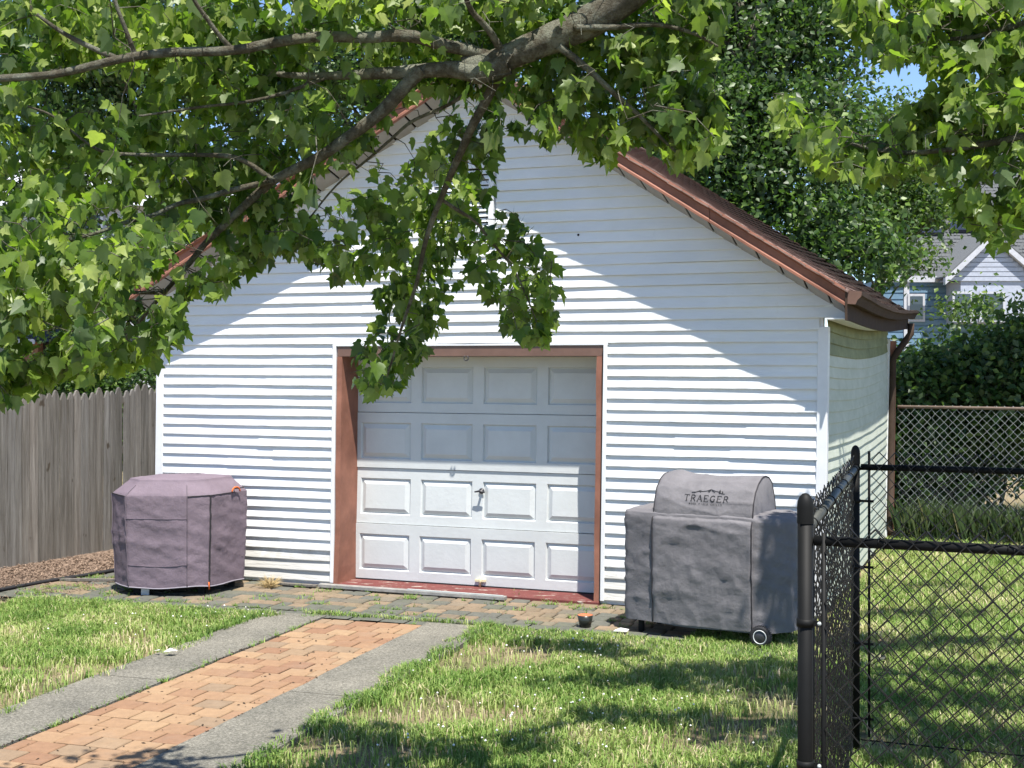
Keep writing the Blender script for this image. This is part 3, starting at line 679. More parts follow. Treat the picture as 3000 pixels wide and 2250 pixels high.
# right: pellet grill under grey cover with barrel hump
gr = empty('covered_grill', (1.75, 10.8, 0), 'taller grey covered pellet grill with barrel hump and wheel, standing at the lawn edge', 'covered grill')
RO = Vector((1.13, 10.70, 0)); RA = Vector((.872, -.490, 0)); RB = Vector((.490, .872, 0))
def R(a, b, z): return RO+RA*a+RB*b+Vector((0, 0, z))
FR = [(-.30, .14), (-.26, .06), (0, 0), (.82, 0), (.98, .05), (1.10, .18), (1.12, .46), (.98, .60), (-.14, .60), (-.28, .48)]
FRw = [tuple(R(a, b, 0))[:2] for a, b in FR]
cv2, c2, vsR, rgR = cover('cover', M['clothB'], gr, FRw, [(.10, .99), (.5, .995), (.955, 1.01), (.985, .985), (1.005, .90), (1.012, .3)], 11.0, .013, nr=150)
hump = [(-.004, .112), (-.018, .35), (-.022, .6), (-.022, .85), (-.018, .945), (.006, .972), (.012, 1.02), (.035, 1.10), (.085, 1.19), (.155, 1.25), (.235, 1.285), (.32, 1.295), (.40, 1.28), (.48, 1.23), (.54, 1.12), (.57, 1.02), (.575, .93)]
def hump_at(t):  # t 0..1 along profile
    x = t*(len(hump)-1); i = min(int(x), len(hump)-2); f = x-i; return hump[i][0]*(1-f)+hump[i+1][0]*f, hump[i][1]*(1-f)+hump[i+1][1]*f
HA0, HA1 = .0, .835; na, nt_ = 70, 110; vs = []
def humpP(a, t, off=0):
    b, z = hump_at(t); b2_, z2 = hump_at(min(1, t+.01)); tb, tz = b2_-b, z2-z; l_ = math.hypot(tb, tz) or 1; nb, nz = -tz/l_, tb/l_
    edge = min((a-HA0)/.04, 1) if a < HA0+.04 else (min((HA1-a)/.02, 1) if a > HA1-.02 else 1); edge = max(edge, 0)
    bulge = .018*math.exp(-((a-.12)/.08)**2)-.012*math.exp(-((a-.45)/.25)**2)
    q = R(a, b, z); lowr = max(0, min(1, (.98-z)/.12)); d = cloth_disp(q, None, .0045+.003*lowr, 21, 1)+bulge*max(0, z-.93)/.3 - (1-edge)**2*.012
    if lowr > 0:
        w1 = .02*math.sin(a*7)+.03*noise.noise(Vector((a*4, 1, 1)))
        for (zf, sl_2, am, wd_) in ((.585, -.10, .017, .011), (.90, -.03, .012, .016), (.33, -.05, .016, .010), (.74, -.35, .012, .020), (.50, .42, .010, .012), (.45, -.50, .014, .014), (.22, .1, .008, .010), (.80, .16, .008, .016), (.40, .25, .010, .012)):
            d += lowr*am*.85*math.exp(-((z-zf-sl_2*(a-.4)-w1)/wd_)**2)*(.35+.9*abs(noise.noise(Vector((a*2.5, zf*9, 2)))))
    return R(a, b+nb*(d+off), z+nz*(d+off))
for i in range(na+1):
    a = HA0+(HA1-HA0)*i/na
    for j in range(nt_+1): vs.append(humpP(a, j/nt_))
K2 = nt_+1; fs = [(i*K2+j, (i+1)*K2+j, (i+1)*K2+j+1, i*K2+j+1) for i in range(na) for j in range(nt_)]
vs += [R(HA0+.005, .29, .93), R(HA1-.005, .29, .93)]
fs += [(j+1, len(vs)-2, j) for j in range(nt_)]+[(na*K2+j, len(vs)-1, na*K2+j+1) for j in range(nt_)]
mb = MB(); mb.add(vs, fs, True); hp = mb.build('hood_cover', M['clothB'], gr)
m = MB(); m.tube([humpP(HA1-.002, j/90, .004) for j in range(91)], .0055, 6); m.build('piping', M['seam'], gr)
m = MB(); m.tube([humpP(HA0+.002, j/90, .003) for j in range(91)], .0045, 6); m.build('piping', M['seam'], gr)
def seamR(a, b, nm, r=.005):
    K = 150; tgt = R(a, b, 0); best = min(range(K), key=lambda k: (Vector((vsR[k].x, vsR[k].y, 0))-tgt).length)
    pts = []
    for i, (z, s) in enumerate(rgR):
        if z <= .985: p = vsR[i*K+best]; pts.append(p+(p-Vector((c2.x, c2.y, p.z))).normalized()*.003)
    m = MB(); m.tube(pts, r, 6); m.build(nm, M['seam'], gr)

# logo on the hood: mountain outline, name, small line under it
def hoodpt(s, t, off=.0035):   # s metres along, t metres up the curved front from its foot
    L0 = 0; k = 60; ts = 4.4/(len(hump)-1); prev = hump_at(ts)
    for i in range(1, k+1):
        cur = hump_at(ts+(.6-ts)*i/k); dl = math.hypot(cur[0]-prev[0], cur[1]-prev[1])
        if L0+dl >= t: return humpP(s, ts+(.6-ts)*(i-1+(t-L0)/dl)/k, off)
        L0 += dl; prev = cur
    return humpP(s, .6, off)
def stroke(mb, p0, p1, w_):
    x0, y0 = p0; x1, y1 = p1; l_ = math.hypot(x1-x0, y1-y0) or 1; n_ = max(1, int(l_/.012)); nx, ny = -(y1-y0)/l_*w_/2, (x1-x0)/l_*w_/2
    vs = []
    for i in range(n_+1):
        t = i/n_; x = x0+(x1-x0)*t; y = y0+(y1-y0)*t; vs += [hoodpt(x+nx, y+ny), hoodpt(x-nx, y-ny)]
    mb.add(vs, [(2*i, 2*i+1, 2*i+3, 2*i+2) for i in range(n_)])
def letter(mb, ch, x, y, w_, h, th, serif=True):
    S = lambda a, b, c, d, k=1.: stroke(mb, (x+a*w_, y+b*h), (x+c*w_, y+d*h), th*k)
    se = .16
    def ser(a, b): S(a-se, b, a+se, b, .5) if serif else None
    def arc(cx, cy, rx, ry, a0, a1, k=1., n=9):
        pts = [(cx+rx*math.cos(math.radians(a0+(a1-a0)*i/n)), cy+ry*math.sin(math.radians(a0+(a1-a0)*i/n))) for i in range(n+1)]
        for p, q in zip(pts, pts[1:]): S(p[0], p[1], q[0], q[1], k)
    if ch == 'T': S(.5, 0, .5, 1); S(0, 1, 1, 1, .6); ser(.5, 0); S(0.02, 1, .02, .82, .4); S(.98, 1, .98, .82, .4)
    elif ch == 'R': S(.15, 0, .15, 1); arc(.45, .75, .38, .25, -90, 90); S(.15, 1, .45, 1, .6); S(.15, .5, .45, .5, .6); S(.5, .5, .95, 0, .9); ser(.15, 0)
    elif ch == 'A': S(.5, 1, .08, 0, .55); S(.5, 1, .92, 0); S(.25, .35, .75, .35, .5); ser(.08, 0); ser(.92, 0)
    elif ch == 'E': S(.15, 0, .15, 1); S(0, 1, .85, 1, .6); S(.15, .52, .7, .52, .6); S(0, 0, .9, 0, .6); S(.85, 1, .85, .82, .4); S(.9, 0, .9, .2, .4)
    elif ch == 'G': arc(.5, .5, .45, .5, 40, 320); S(.85, .18, .85, .45); S(.6, .45, .95, .45, .5)
    elif ch == 'W': S(0, 1, .25, 0); S(.25, 0, .5, 1); S(.5, 1, .75, 0); S(.75, 0, 1, 1)
    elif ch == 'O': arc(.5, .5, .45, .5, 0, 360, 1, 12)
    elif ch == 'D': S(.1, 0, .1, 1); arc(.1, .5, .8, .5, -90, 90)
    elif ch == 'F': S(.1, 0, .1, 1); S(.1, 1, .9, 1); S(.1, .5, .7, .5)
    elif ch == 'I': S(.5, 0, .5, 1)
    elif ch == 'L': S(.1, 1, .1, 0); S(.1, 0, .9, 0)
    elif ch == 'S': arc(.5, .75, .38, .25, 20, 270); arc(.5, .25, .38, .25, 90, -160)
lg = MB(); x = .255; ty = .150; lh = .052
for ch in 'TRAEGER': letter(lg, ch, x, ty, .042, lh, .0075); x += .0545
lg.build('lettering', M['print'], hp)
lg = MB(); x = .300
for ch in 'WOOD FIRED GRILLS':
    if ch != ' ': letter(lg, ch, x, .122, .011, .013, .0022, False)
    x += .0165
lg.build('small_lettering', M['print'], hp)
lg = MB(); mt_ = [(.31, .222), (.345, .228), (.375, .243), (.395, .236), (.43, .243), (.465, .262), (.50, .246), (.53, .240), (.555, .225), (.585, .221)]
for p, q in zip(mt_, mt_[1:]): stroke(lg, p, q, .005)
for p, q in (((.33, .221), (.375, .238)), ((.44, .235), (.465, .256)), ((.465, .256), (.45, .228)), ((.47, .25), (.5, .232)), ((.37, .236), (.385, .228)), ((.54, .222), (.54, .262)), ((.536, .224), (.536, .252)), ((.545, .224), (.545, .25)), ((.562, .222), (.562, .246)), ((.566, .224), (.566, .24))): stroke(lg, p, q, .005)
lg.build('mountain_emblem', M['print'], hp)
# wheels, chassis
for (a, b) in ((.905, -.012), (.905, .56)):
    wt = MB(); wt.lathe(R(a, b-.02, .083), RB, [(.055, 0), (.070, -.004), (.080, .004), (.083, .012), (.083, .033), (.078, .042), (.055, .045), (.055, 0)], 28)
    for i in range(28):
        an = 2*math.pi*i/28; c_ = R(a, b-.02, .083)+RA*(.083*math.cos(an))+Vector((0, 0, .083*math.sin(an))); tdir = (RA*-math.sin(an)+Vector((0, 0, math.cos(an))))
        wt.box(c_-tdir*.004+RB*.006, tdir*.008, RB*.032, (RA*math.cos(an)+Vector((0, 0, math.sin(an))))*.004)
    w_ = wt.build('wheel', M['rubber'], gr)
    h = MB(); h.lathe(R(a, b-.018, .083), RB, [(0, 0), (.044, 0), (.048, .004), (.054, .004)], 28); h.build('hub_cap', M['hub'], w_)
    h = MB(); h.lathe(R(a, b-.023, .083), RB, [(.047, .003), (.049, -.001), (.053, -.001), (.055, .004)], 28); h.build('rim', M['rim'], w_)
m = MB(); m.hexa([R(-.2, .1, .14), R(1.0, .1, .14), R(1.0, .52, .14), R(-.2, .52, .14), R(-.2, .1, .5), R(1.0, .1, .5), R(1.0, .52, .5), R(-.2, .52, .5)])
for a, b in ((-.15, .12), (-.15, .5)): m.tube([R(a, b, 0), R(a, b, .16)], .025, 8)
m.tube([R(.905, -.0, .083), R(.905, .56, .083)], .01, 8)
for b in (.08, .5): m.tube([R(.905, b, .083), R(.905, b, .2)], .014, 8)
m.build('cart_frame', M['dark'], gr)

# ------------------------------------------------------------------ wooden stockade fence on the left
wf = empty('wooden_fence', tuple(F0), 'weathered grey wooden stockade fence with pointed pickets left of the garage', 'fence')
t = -2.2; 
while t < 2.3:
    wd = rnd(.078, .098); zt = 1.83+rnd(-.035, .03); c = F0+FD*t; lean = rnd(-.008, .008); dp = rnd(-.012, .012)
    b = c+Vector((0, 0, -.1)); D = Vector((FD.x, FD.y, 0)); vs = []
    for off in (0, .02):
        for (s, zz) in ((0, 0), (wd, 0), (wd+lean, zt-.075), (wd*.68+lean, zt-.012), (wd*.5+lean, zt), (wd*.32+lean, zt-.012), (lean, zt-.075)):
            q = off + dp - (.006 if 0 < s < wd else 0)*(1 if off == 0 else 0); vs.append(b+D*s-FN*q+Vector((0, 0, zz)))
    fs = [tuple(range(7)), tuple(range(13, 6, -1))]+[(i, i+7, (i+1) % 7+7, (i+1) % 7) for i in range(7)]
    m = MB(); m.add(vs, fs); o = m.build('picket', M['wood'], wf); t += wd+rnd(.003, .011)
for zz in (.35, 1.0, 1.55):
    m = MB(); m.box(F0+FD*-2.2-FN*.05+Vector((0, 0, zz)), FD*4.4, -FN*.04, (0, 0, .08)); m.build('rail', M['wood'], wf)

# mulch bed at the fence foot
mul = empty('mulch_bed', (-5, 13.2, 0), kind='structure')
m = MB(); a, b = F0+FD*-2.4, F0+FD*2.2
m.add([Vector((a.x, a.y, .10)), Vector((b.x, b.y, .16)), Vector((b.x, b.y, 0))+FN*.52+Vector((0, 0, .0)), Vector((a.x, a.y, 0))+FN*.45+Vector((0, 0, .0))], [(3, 2, 1, 0)])
m.add([Vector((a.x, a.y, .10)), Vector((b.x, b.y, .16)), Vector((b.x, b.y, .16))-FN*3, Vector((a.x, a.y, .1))-FN*3], [(0, 1, 2, 3)])
m.build('mulch_base', M['mulch'], mul)
m = MB(); m.tube([Vector((a.x, a.y, .02)).lerp(Vector((b.x, b.y, .02)), i/20)+FN*(.44+.015*math.sin(i)+ .003*i) for i in range(21)], .02, 6); m.build('edging', M['rubber'], mul)
m = MB()
for i in range(5200):
    s = rnd(-1.6, 2.0); wd = rnd(0.02, .47); p = F0+FD*s; fr = 1-wd/.5; p = Vector((p.x, p.y, .02+.12*fr+rnd(0, .015)))+FN*wd
    if i > 4600: p = Vector((p.x, p.y, .004+rnd(0, .006)))+FN*rnd(0.3, .9)*1
    d1 = Vector((rnd(-1, 1), rnd(-1, 1), rnd(-.4, .4))).normalized(); d2 = d1.cross(Vector((rnd(-.5, .5), rnd(-.5, .5), 1))).normalized()
    l_, w_ = rnd(.015, .045), rnd(.004, .010); h_ = d1.cross(d2)*.004
    m.add([p, p+d1*l_, p+d1*l_+d2*w_, p+d2*w_, p+h_+d1*l_*.5], [(0, 1, 4), (1, 2, 4), (2, 3, 4), (3, 0, 4)])
m.build('wood_chips', simple('mulch_chips', (.26, .19, .14), .95, .1, var=.55, scale=45), mul, kind='stuff')

# ------------------------------------------------------------------ chain link fences
def chainlink(mb, A, B, z0, z1, per=.085, r=.0035, jit=.003, barb=True):
    """vertical zig-zag wires woven into diamonds between A and B"""
    A = Vector(A); B = Vector(B); D = B-A; Ln = D.length; D.normalize(); nrm = D.cross(Vector((0, 0, 1))); n_ = int(Ln/(per/2)); hz = per*.52
    rows_ = int((z1-z0)/hz)
    for i in range(n_):
        x0 = i*per/2; pts = []
        for j in range(rows_+1):
            s = (j+i) % 2; off = (per/2 if s else 0)*1.0
            w = (1 if s else -1)*.004
            pts.append(A+D*(x0*1.0+(off)*1.0)+nrm*(w+rnd(-jit, jit))+Vector((0, 0, z0+j*hz)) + D*rnd(-jit, jit))
        if i % 1 == 0: mb.tube(pts, r, 5, caps=False)
# each wire spans half a period; neighbours alternate so that they interlock
def cap(mb, p, r): mb.lathe(p, (0, 0, 1), [(r*1.07, -.06), (r*1.07, 0), (r*1.0, .018), (r*.75, .034), (r*.4, .044), (0, .047)], 20)
Q1 = Vector((1.036, 4.70, 0)); Q2 = Vector((1.93, 7.48, 0)); SV = (Q2-Q1).normalized()
bf = empty('chain_link_fence', tuple(Q1), 'black vinyl chain link fence with round capped posts turning the corner at right', 'fence')
for (q, r, h) in ((Q1, .0275, 1.69), (Q2, .024, 1.685)):
    m = MB(); m.tube([q, q+Vector((0, 0, h))], r, 20); o = m.build('post', M['black'], bf)
    m = MB(); cap(m, q+Vector((0, 0, h)), r); m.build('post_cap', M['black'], o)
E1 = Q1+U*1.4; E2 = Q2+U*2.8
for (a, b, z, r) in ((Q1+U*.03, E1, 1.57, .0175), (Q1+SV*.03, Q2-SV*.03, 1.60, .020), (Q2+U*.03, E2, 1.61, .0175), (Q2+U*.03, E2, .08, .004)):
    m = MB(); m.tube([a+Vector((0, 0, z)), b+Vector((0, 0, z))], r, 16); m.build('top_rail' if z > 1 else 'tension_wire', M['railb'] if r == .020 else M['black'], bf)
m = MB(); chainlink(m, Q1+U*.07+V*-.02, E1+V*-.02, .03, 1.65); m.build('chain_mesh', M['blackwire'], bf, kind='stuff')
m = MB(); chainlink(m, Q1+SV*.12-U*.006, Q2-SV*.03-U*.012, .04, 1.715, per=.085, r=.0026, jit=.006); m.build('chain_mesh', M['blackwire'], bf, kind='stuff')
m = MB(); chainlink(m, Q2+U*.09+V*.0-V*.02, E2-V*.02, .06, 1.70); m.build('chain_mesh', M['blackwire'], bf, kind='stuff')
for (q, z0, z1, r) in ((Q1+U*.065-V*.01, .03, 1.60, .009), (Q2+U*.075-V*.005, .1, 1.70, .0075), (Q1+SV*.06+U*.02, .1, 1.62, .007)):
    m = MB(); m.tube([q+Vector((0, 0, z0)), q+Vector((0, 0, z1))], r, 8); m.build('tension_bar', M['black'], bf)
for z in (.35, .78, 1.28):
    for q, r in ((Q1, .0305),):
        m = MB(); m.lathe(q+Vector((0, 0, z)), (0, 0, 1), [(r*.9, -.014), (r*1.02, -.014), (r*1.02, .014), (r*.9, .014)], 20); m.box(q+U*.025-V*.009+Vector((0, 0, z-.010)), U*.05, V*.004, (0, 0, .02)); o = m.build('band', M['black'], bf)
        m = MB(); m.lathe(q+U*.050-V*.004+Vector((0, 0, z)), -V, [(0, .016), (.006, .014), (.008, .008), (.008, 0), (0, 0)], 10); m.build('bolt', M['steel'], o)
for z in (.2, .62, 1.05, 1.42, 1.6):
    m = MB(); r = .027; m.lathe(Q2+Vector((0, 0, z)), (0, 0, 1), [(r*.9, -.01), (r*1.02, -.01), (r*1.02, .01), (r*.9, .01)], 20); m.box(Q2+U*.02-V*.006+Vector((0, 0, z-.007)), U*.08, V*.004, (0, 0, .014)); m.build('band', M['black'], bf)
for (A_, D_, z, r, L_) in ((Q1, SV, 1.60, .021, 2.9), (Q1, U, 1.57, .0185, 1.4), (Q2, U, 1.61, .0185, 2.7)):
    t = .25
    while t < L_:
        m = MB(); c = A_+D_*t+Vector((0, 0, z)); nn = D_.cross(Vector((0, 0, 1)))
        m.tube([c+nn*((r+.002)*math.cos(a))+Vector((0, 0, (r+.002)*math.sin(a)))+D_*(.02*a/6) for a in [x*.55 for x in range(13)]], .0025, 5); m.build('tie_wire', M['black'], bf); t += .42
# galvanised fence at the back
K0 = Gf(GW+.15, GD+.05, 0); 
gf = empty('chain_link_fence', tuple(K0), 'rusty galvanised chain link fence in front of the hedge behind the garage', 'fence')
K1 = K0+U*7.5
m = MB(); m.tube([K0+Vector((0, 0, 1.64)), K1+Vector((0, 0, 1.60))], .02, 10); m.build('top_rail', simple('rusty_rail', (.20, .15, .12), .7, .3, var=.3), gf)
for t in (2.6, 5.2, 7.4):
    m = MB(); m.tube([K0+U*t, K0+U*t+Vector((0, 0, 1.66))], .024, 10); m.build('post', M['steel'], gf)
m = MB(); chainlink(m, K0, K1, .05, 1.68, per=.10, r=.0028, jit=.006); m.build('chain_mesh', M['steel'], gf, kind='stuff')

# ------------------------------------------------------------------ small things
o = empty('plant_pot', (.608, 11.05, 0), 'small dark plant pot with orange clay inside on the pavers by the lawn', 'pot')
m = MB(); m.lathe((.608, 11.05, 0), (0, 0, 1), [(0, 0), (.045, 0), (.068, .10), (.064, .10)], 24); m.build('outer_wall', M['potb'], o)
m = MB(); m.lathe((.608, 11.05, 0), (0, 0, 1), [(.064, .10), (.058, .1), (.045, .03), (0, .03)], 24); m.build('inner_wall', M['terra'], o)
m = MB(); m.add([(.82, 10.78, .02), (.93, 10.74, .025), (.95, 10.80, .03), (.84, 10.84, .018), (.88, 10.79, .045)], [(0, 1, 4), (1, 2, 4), (2, 3, 4), (3, 0, 4)]); o = m.build('paper_scrap', M['paper'], center=True); tag(o, 'white scrap lying in the grass beside the small pot', 'scrap')
for (x, y) in ((-2.60, 9.93),):
    m = MB(); m.add([(x, y, .035), (x+.07, y-.03, .05), (x+.10, y+.03, .04), (x+.03, y+.05, .03), (x+.05, y+.0, .065)], [(0, 1, 4), (1, 2, 4), (2, 3, 4), (3, 0, 4)]); m.add([(x-.08, y+.02, .04), (x-.03, y, .05), (x-.04, y+.05, .045)], [(0, 1, 2)])
    o = m.build('paper_scrap', M['paper'], center=True); tag(o, 'white scraps lying on the left lawn in front of the squat cover', 'scrap')
m = MB()
for i in range(260):
    c = Vector((-2.36+rnd(-.03, .03), 12.98+rnd(-.04, .04), .0)); d = Vector((rnd(-1, 1), rnd(-1, 1), rnd(.15, 1))).normalized(); l_ = rnd(.07, .17)
    m.tube([c, c+d*l_*.5, c+d*l_+Vector((0, 0, -.03*rnd(0, 1)))], [.0022, .0018, .0008], 3)
o = m.build('grass_clump', M['straw'], center=True); tag(o, 'clump of dry straw coloured grass against the garage wall base', 'plant')

# ------------------------------------------------------------------ grass
def inpoly(X, Y, poly):
    ins = np.zeros(len(X), bool); n_ = len(poly); j = n_-1
    for i in range(n_):
        xi, yi = poly[i]; xj, yj = poly[j]
        c = ((yi > Y) != (yj > Y)) & (X < (xj-xi)*(Y-yi)/((yj-yi) if yj != yi else 1e-9)+xi); ins ^= c; j = i
    return ins
def vnoise(X, Y, sc, seed):
    r = np.random.default_rng(seed); G_ = r.random((128, 128)); x = X*sc+40; y = Y*sc+40; xi = np.floor(x).astype(int); yi = np.floor(y).astype(int); fx = x-xi; fy = y-yi; fx = fx*fx*(3-2*fx); fy = fy*fy*(3-2*fy)
    g = lambda a, b: G_[a % 128, b % 128]
    return (g(xi, yi)*(1-fx)+g(xi+1, yi)*fx)*(1-fy)+(g(xi, yi+1)*(1-fx)+g(xi+1, yi+1)*fx)*fy
def fbm(X, Y, sc, seed): return .5*vnoise(X, Y, sc, seed)+.3*vnoise(X, Y, sc*2.1, seed+1)+.2*vnoise(X, Y, sc*4.3, seed+2)
def on_hard(X, Y):
    dx = X-PA.x; dy = Y-PA.y; q = dx*PQ.x+dy*PQ.y; s = dx*PP.x+dy*PP.y
    e1 = -.47+(fbm(X, Y, 4, 31)-.5)*.26; e2 = 1.40+(fbm(X, Y, 4, 41)-.5)*.30
    path_ = (q > e1) & (q < e2) & (s > -.15)
    lx = X-L.x; ly = Y-L.y; u = lx*U.x+ly*U.y; v = lx*V.x+ly*V.y
    edge = np.where(u < 2.5, -1.50, -1.22-.02*u)+(fbm(X, Y, 6, 51)-.5)*.12
    patio_ = ((v > edge) & (v < .1) & (u < 5.9)) | ((v > 0) & (v < 1.2) & (u < .1))
    gar_ = (v > -.05) & (v < GD+.1) & (u > -.1) & (u < GW+.06)
    return path_ | patio_ | gar_, q, s, u, v
def blades(name, n, xr, yr, hmin, hmax, wid, seed, dry=.0, keep=None, lab=None):
    r = np.random.default_rng(seed); X = r.uniform(*xr, n); Y = r.uniform(*yr, n)
    ok = (np.abs(X) < Y*.40+.25)
    hard, q, s, u, v = on_hard(X, Y); ok &= ~hard
    ok &= ~((Y-F0.y)*FD.x-(X-F0.x)*FD.y > -.52)      # mulch side of the left fence
    bare = fbm(X, Y, 1.1, 61)+.10*np.exp(-np.minimum(np.abs(q-1.75), np.abs(q+.85))**2/.06)
    for (bx, by, sx_, sy_, am) in ((-.40, 9.76, .22, .28, .45), (-.62, 8.35, .55, .22, .50), (-3.3, 8.7, .35, .45, .45), (-2.9, 9.35, .30, .3, .42), (-2.62, 9.95, .22, .3, .34), (-2.35, 10.6, .15, .3, .2), (-3.6, 9.6, .3, .2, .2), (-.75, 7.6, .3, .2, .2), (-.1, 7.4, .3, .1, .12), (2.4, 10.9, .5, .2, .12)): bare = bare+am*np.exp(-((X-bx)/sx_)**2-((Y-by)/sy_)**2)
    dens = np.clip(1.1-np.clip((bare-.50)*6, 0, .95), 0, 1)
    if keep is not None: dens = dens*0+1; 
    ok &= r.random(n) < dens
    if keep is not None: ok &= keep(X, Y, u, v)
    X = X[ok]; Y = Y[ok]; bare = bare[ok]; q = q[ok]; n = len(X)
    edge = np.exp(-np.minimum(np.abs(q-1.5), np.abs(q+.56))**2/.006)
    tuft = fbm(X, Y, 3.5, 71)
    H = r.uniform(hmin, hmax, n)*(.55+1.0*tuft)*(1+.35*edge); a = r.uniform(0, 2*np.pi, n); lean = r.uniform(.3, 1.7, n)*H
    dx = np.cos(a)*lean; dy = np.sin(a)*lean; b = a+np.pi/2+r.uniform(-.6, .6, n); wx = np.cos(b)*wid*r.uniform(.6, 1.3, n); wy = np.sin(b)*wid
    Vv = np.zeros((n, 5, 3)); z0 = -.03
    Vv[:, 0] = np.stack([X-wx, Y-wy, np.full(n, z0)], 1); Vv[:, 1] = np.stack([X+wx, Y+wy, np.full(n, z0)], 1)
    Vv[:, 2] = np.stack([X-wx*.8+dx*.35, Y-wy*.8+dy*.35, z0+.03+H*.6], 1); Vv[:, 3] = np.stack([X+wx*.8+dx*.35, Y+wy*.8+dy*.35, z0+.03+H*.6], 1)
    Vv[:, 4] = np.stack([X+dx, Y+dy, z0+.03+H*r.uniform(.7, 1.0, n)], 1)
    base = (np.arange(n)*5)[:, None]; F = np.concatenate([base+np.array([[0, 1, 3, 0, 3, 2, 2, 3, 4]])], 1).ravel()
    c = .30+.6*(fbm(X, Y, 2.2, 81)-.35)+.55*np.clip(bare-.42, 0, .5)-.22*edge+dry+r.normal(0, .13, n)
    c += (r.random(n) < .14)*.4
    return fast_mesh(name, Vv.reshape(-1, 3), F, 3, M['grass'], kind='stuff', attr=np.repeat(np.clip(c, 0, 1), 5))
g1 = blades('lawn_grass', 300000, (-4.6, 4.4), (6.9, 12.9), .020, .048, .0034, 1)
g2 = blades('back_lawn_grass', 110000, (1.5, 8.0), (10.4, 19), .03, .07, .0038, 2, keep=lambda X, Y, u, v: (u > GW) | (v < -1))
for g_ in (g1, g2): g_['label'] = 'short patchy green lawn grass with straw coloured dry spots'
# weeds in the paver joints
def weeds(name, spots, seed, h=(.02, .06), par=None):
    r = np.random.default_rng(seed); Vs = []; 
    for (x, y, rad, n_) in spots:
        for i in range(n_):
            a = r.uniform(0, 6.28); d = rad*r.random()**.5; px_, py_ = x+d*math.cos(a), y+d*math.sin(a)*.5; t = r.uniform(0, 6.28); l_ = r.uniform(*h); w_ = r.uniform(.002, .006)
            Vs.append([[px_-w_*math.sin(t), py_+w_*math.cos(t), .0], [px_+w_*math.sin(t), py_-w_*math.cos(t), 0], [px_+l_*math.cos(t)*.8, py_+l_*math.sin(t)*.8, l_*r.uniform(.3, 1)]])
    A = np.array(Vs); return fast_mesh(name, A.reshape(-1, 3), np.arange(A.shape[0]*3), 3, M['grass'], kind='stuff', attr=np.repeat(np.clip(r.normal(.3, .12, A.shape[0]), 0, 1), 3))
sp = []
for i in range(150):
    u = rnd(-1.5, 5.6); v = random.choice([-.02-cd*k for k in range(9)]); p = Gf(u, v, 0)
    if 2.0 < u < 4.8 and v > -.2: v -= .3; p = Gf(u, v, 0)
    sp.append((p.x, p.y, rnd(.02, .11), random.randint(6, 30)))
for i in range(14): p = Gf(rnd(2.1, 4.7), rnd(-.2, .28), .02); sp.append((p.x, p.y, rnd(.02, .06), random.randint(6, 16)))
for i in range(60): p = P(-.012+rnd(-.008, .008), rnd(0, 5), 0); sp.append((p.x, p.y, .03, random.randint(4, 12)))
for i in range(55): p = Gf(rnd(-2.2, .7), rnd(-1.5, .2), 0); sp.append((p.x, p.y, rnd(.04, .16), random.randint(10, 50)))
o = weeds('joint_weeds', sp, 5); o['label'] = 'low weeds growing in the joints of the pavers'
# debris bits on the path
m = MB()
for i in range(240):
    if random.random() < .55: p = P(random.choice([-.01, .0, .93])+rnd(-.02, .02), rnd(0, 5.4), .006)
    else: p = P(rnd(.0, .9), rnd(.2, 5), .006)
    s = rnd(.003, .008); d = rnd(0, 3); e = rnd(1, 3.0); dx, dy = math.cos(d)*s*e, math.sin(d)*s*e
    m.add([p+Vector((-dx, -dy, 0)), p+Vector((dy*.4, -dx*.4, 0)), p+Vector((dx, dy, .002)), p+Vector((-dy*.4, dx*.4, 0)), p+Vector((0, 0, s*.8))], [(0, 1, 4), (1, 2, 4), (2, 3, 4), (3, 0, 4)])
o = m.build('fallen_debris', simple('debris', (.05, .035, .025), .95, .1), kind='stuff'); o['label'] = 'dark crumbs and twigs scattered on the brick path'
# clover flowers
m = MB(); r2 = np.random.default_rng(12)
for i in range(130):
    cx, cy, sx, sy = [(.1, 8.6, .5, .5), (-.3, 7.9, .5, .35), (.9, 8.3, .6, .5), (-2.7, 11.3, .5, .4), (.3, 9.9, .4, .3)][i % 5]
    x, y = r2.normal(cx, sx), r2.normal(cy, sy)
    hd = on_hard(np.array([x]), np.array([y]))[0][0]
    if hd: continue
    z = r2.uniform(.03, .06); s = r2.uniform(.005, .009)
    m.add([(x+s, y, z), (x, y+s, z), (x-s, y, z), (x, y-s, z), (x, y, z+s*1.1), (x, y, z-s)], [(0, 1, 4), (1, 2, 4), (2, 3, 4), (3, 0, 4), (1, 0, 5), (2, 1, 5), (3, 2, 5), (0, 3, 5)])
o = m.build('clover_flowers', M['flower'], kind='stuff'); o['label'] = 'tiny white clover flowers dotted over the lawn'

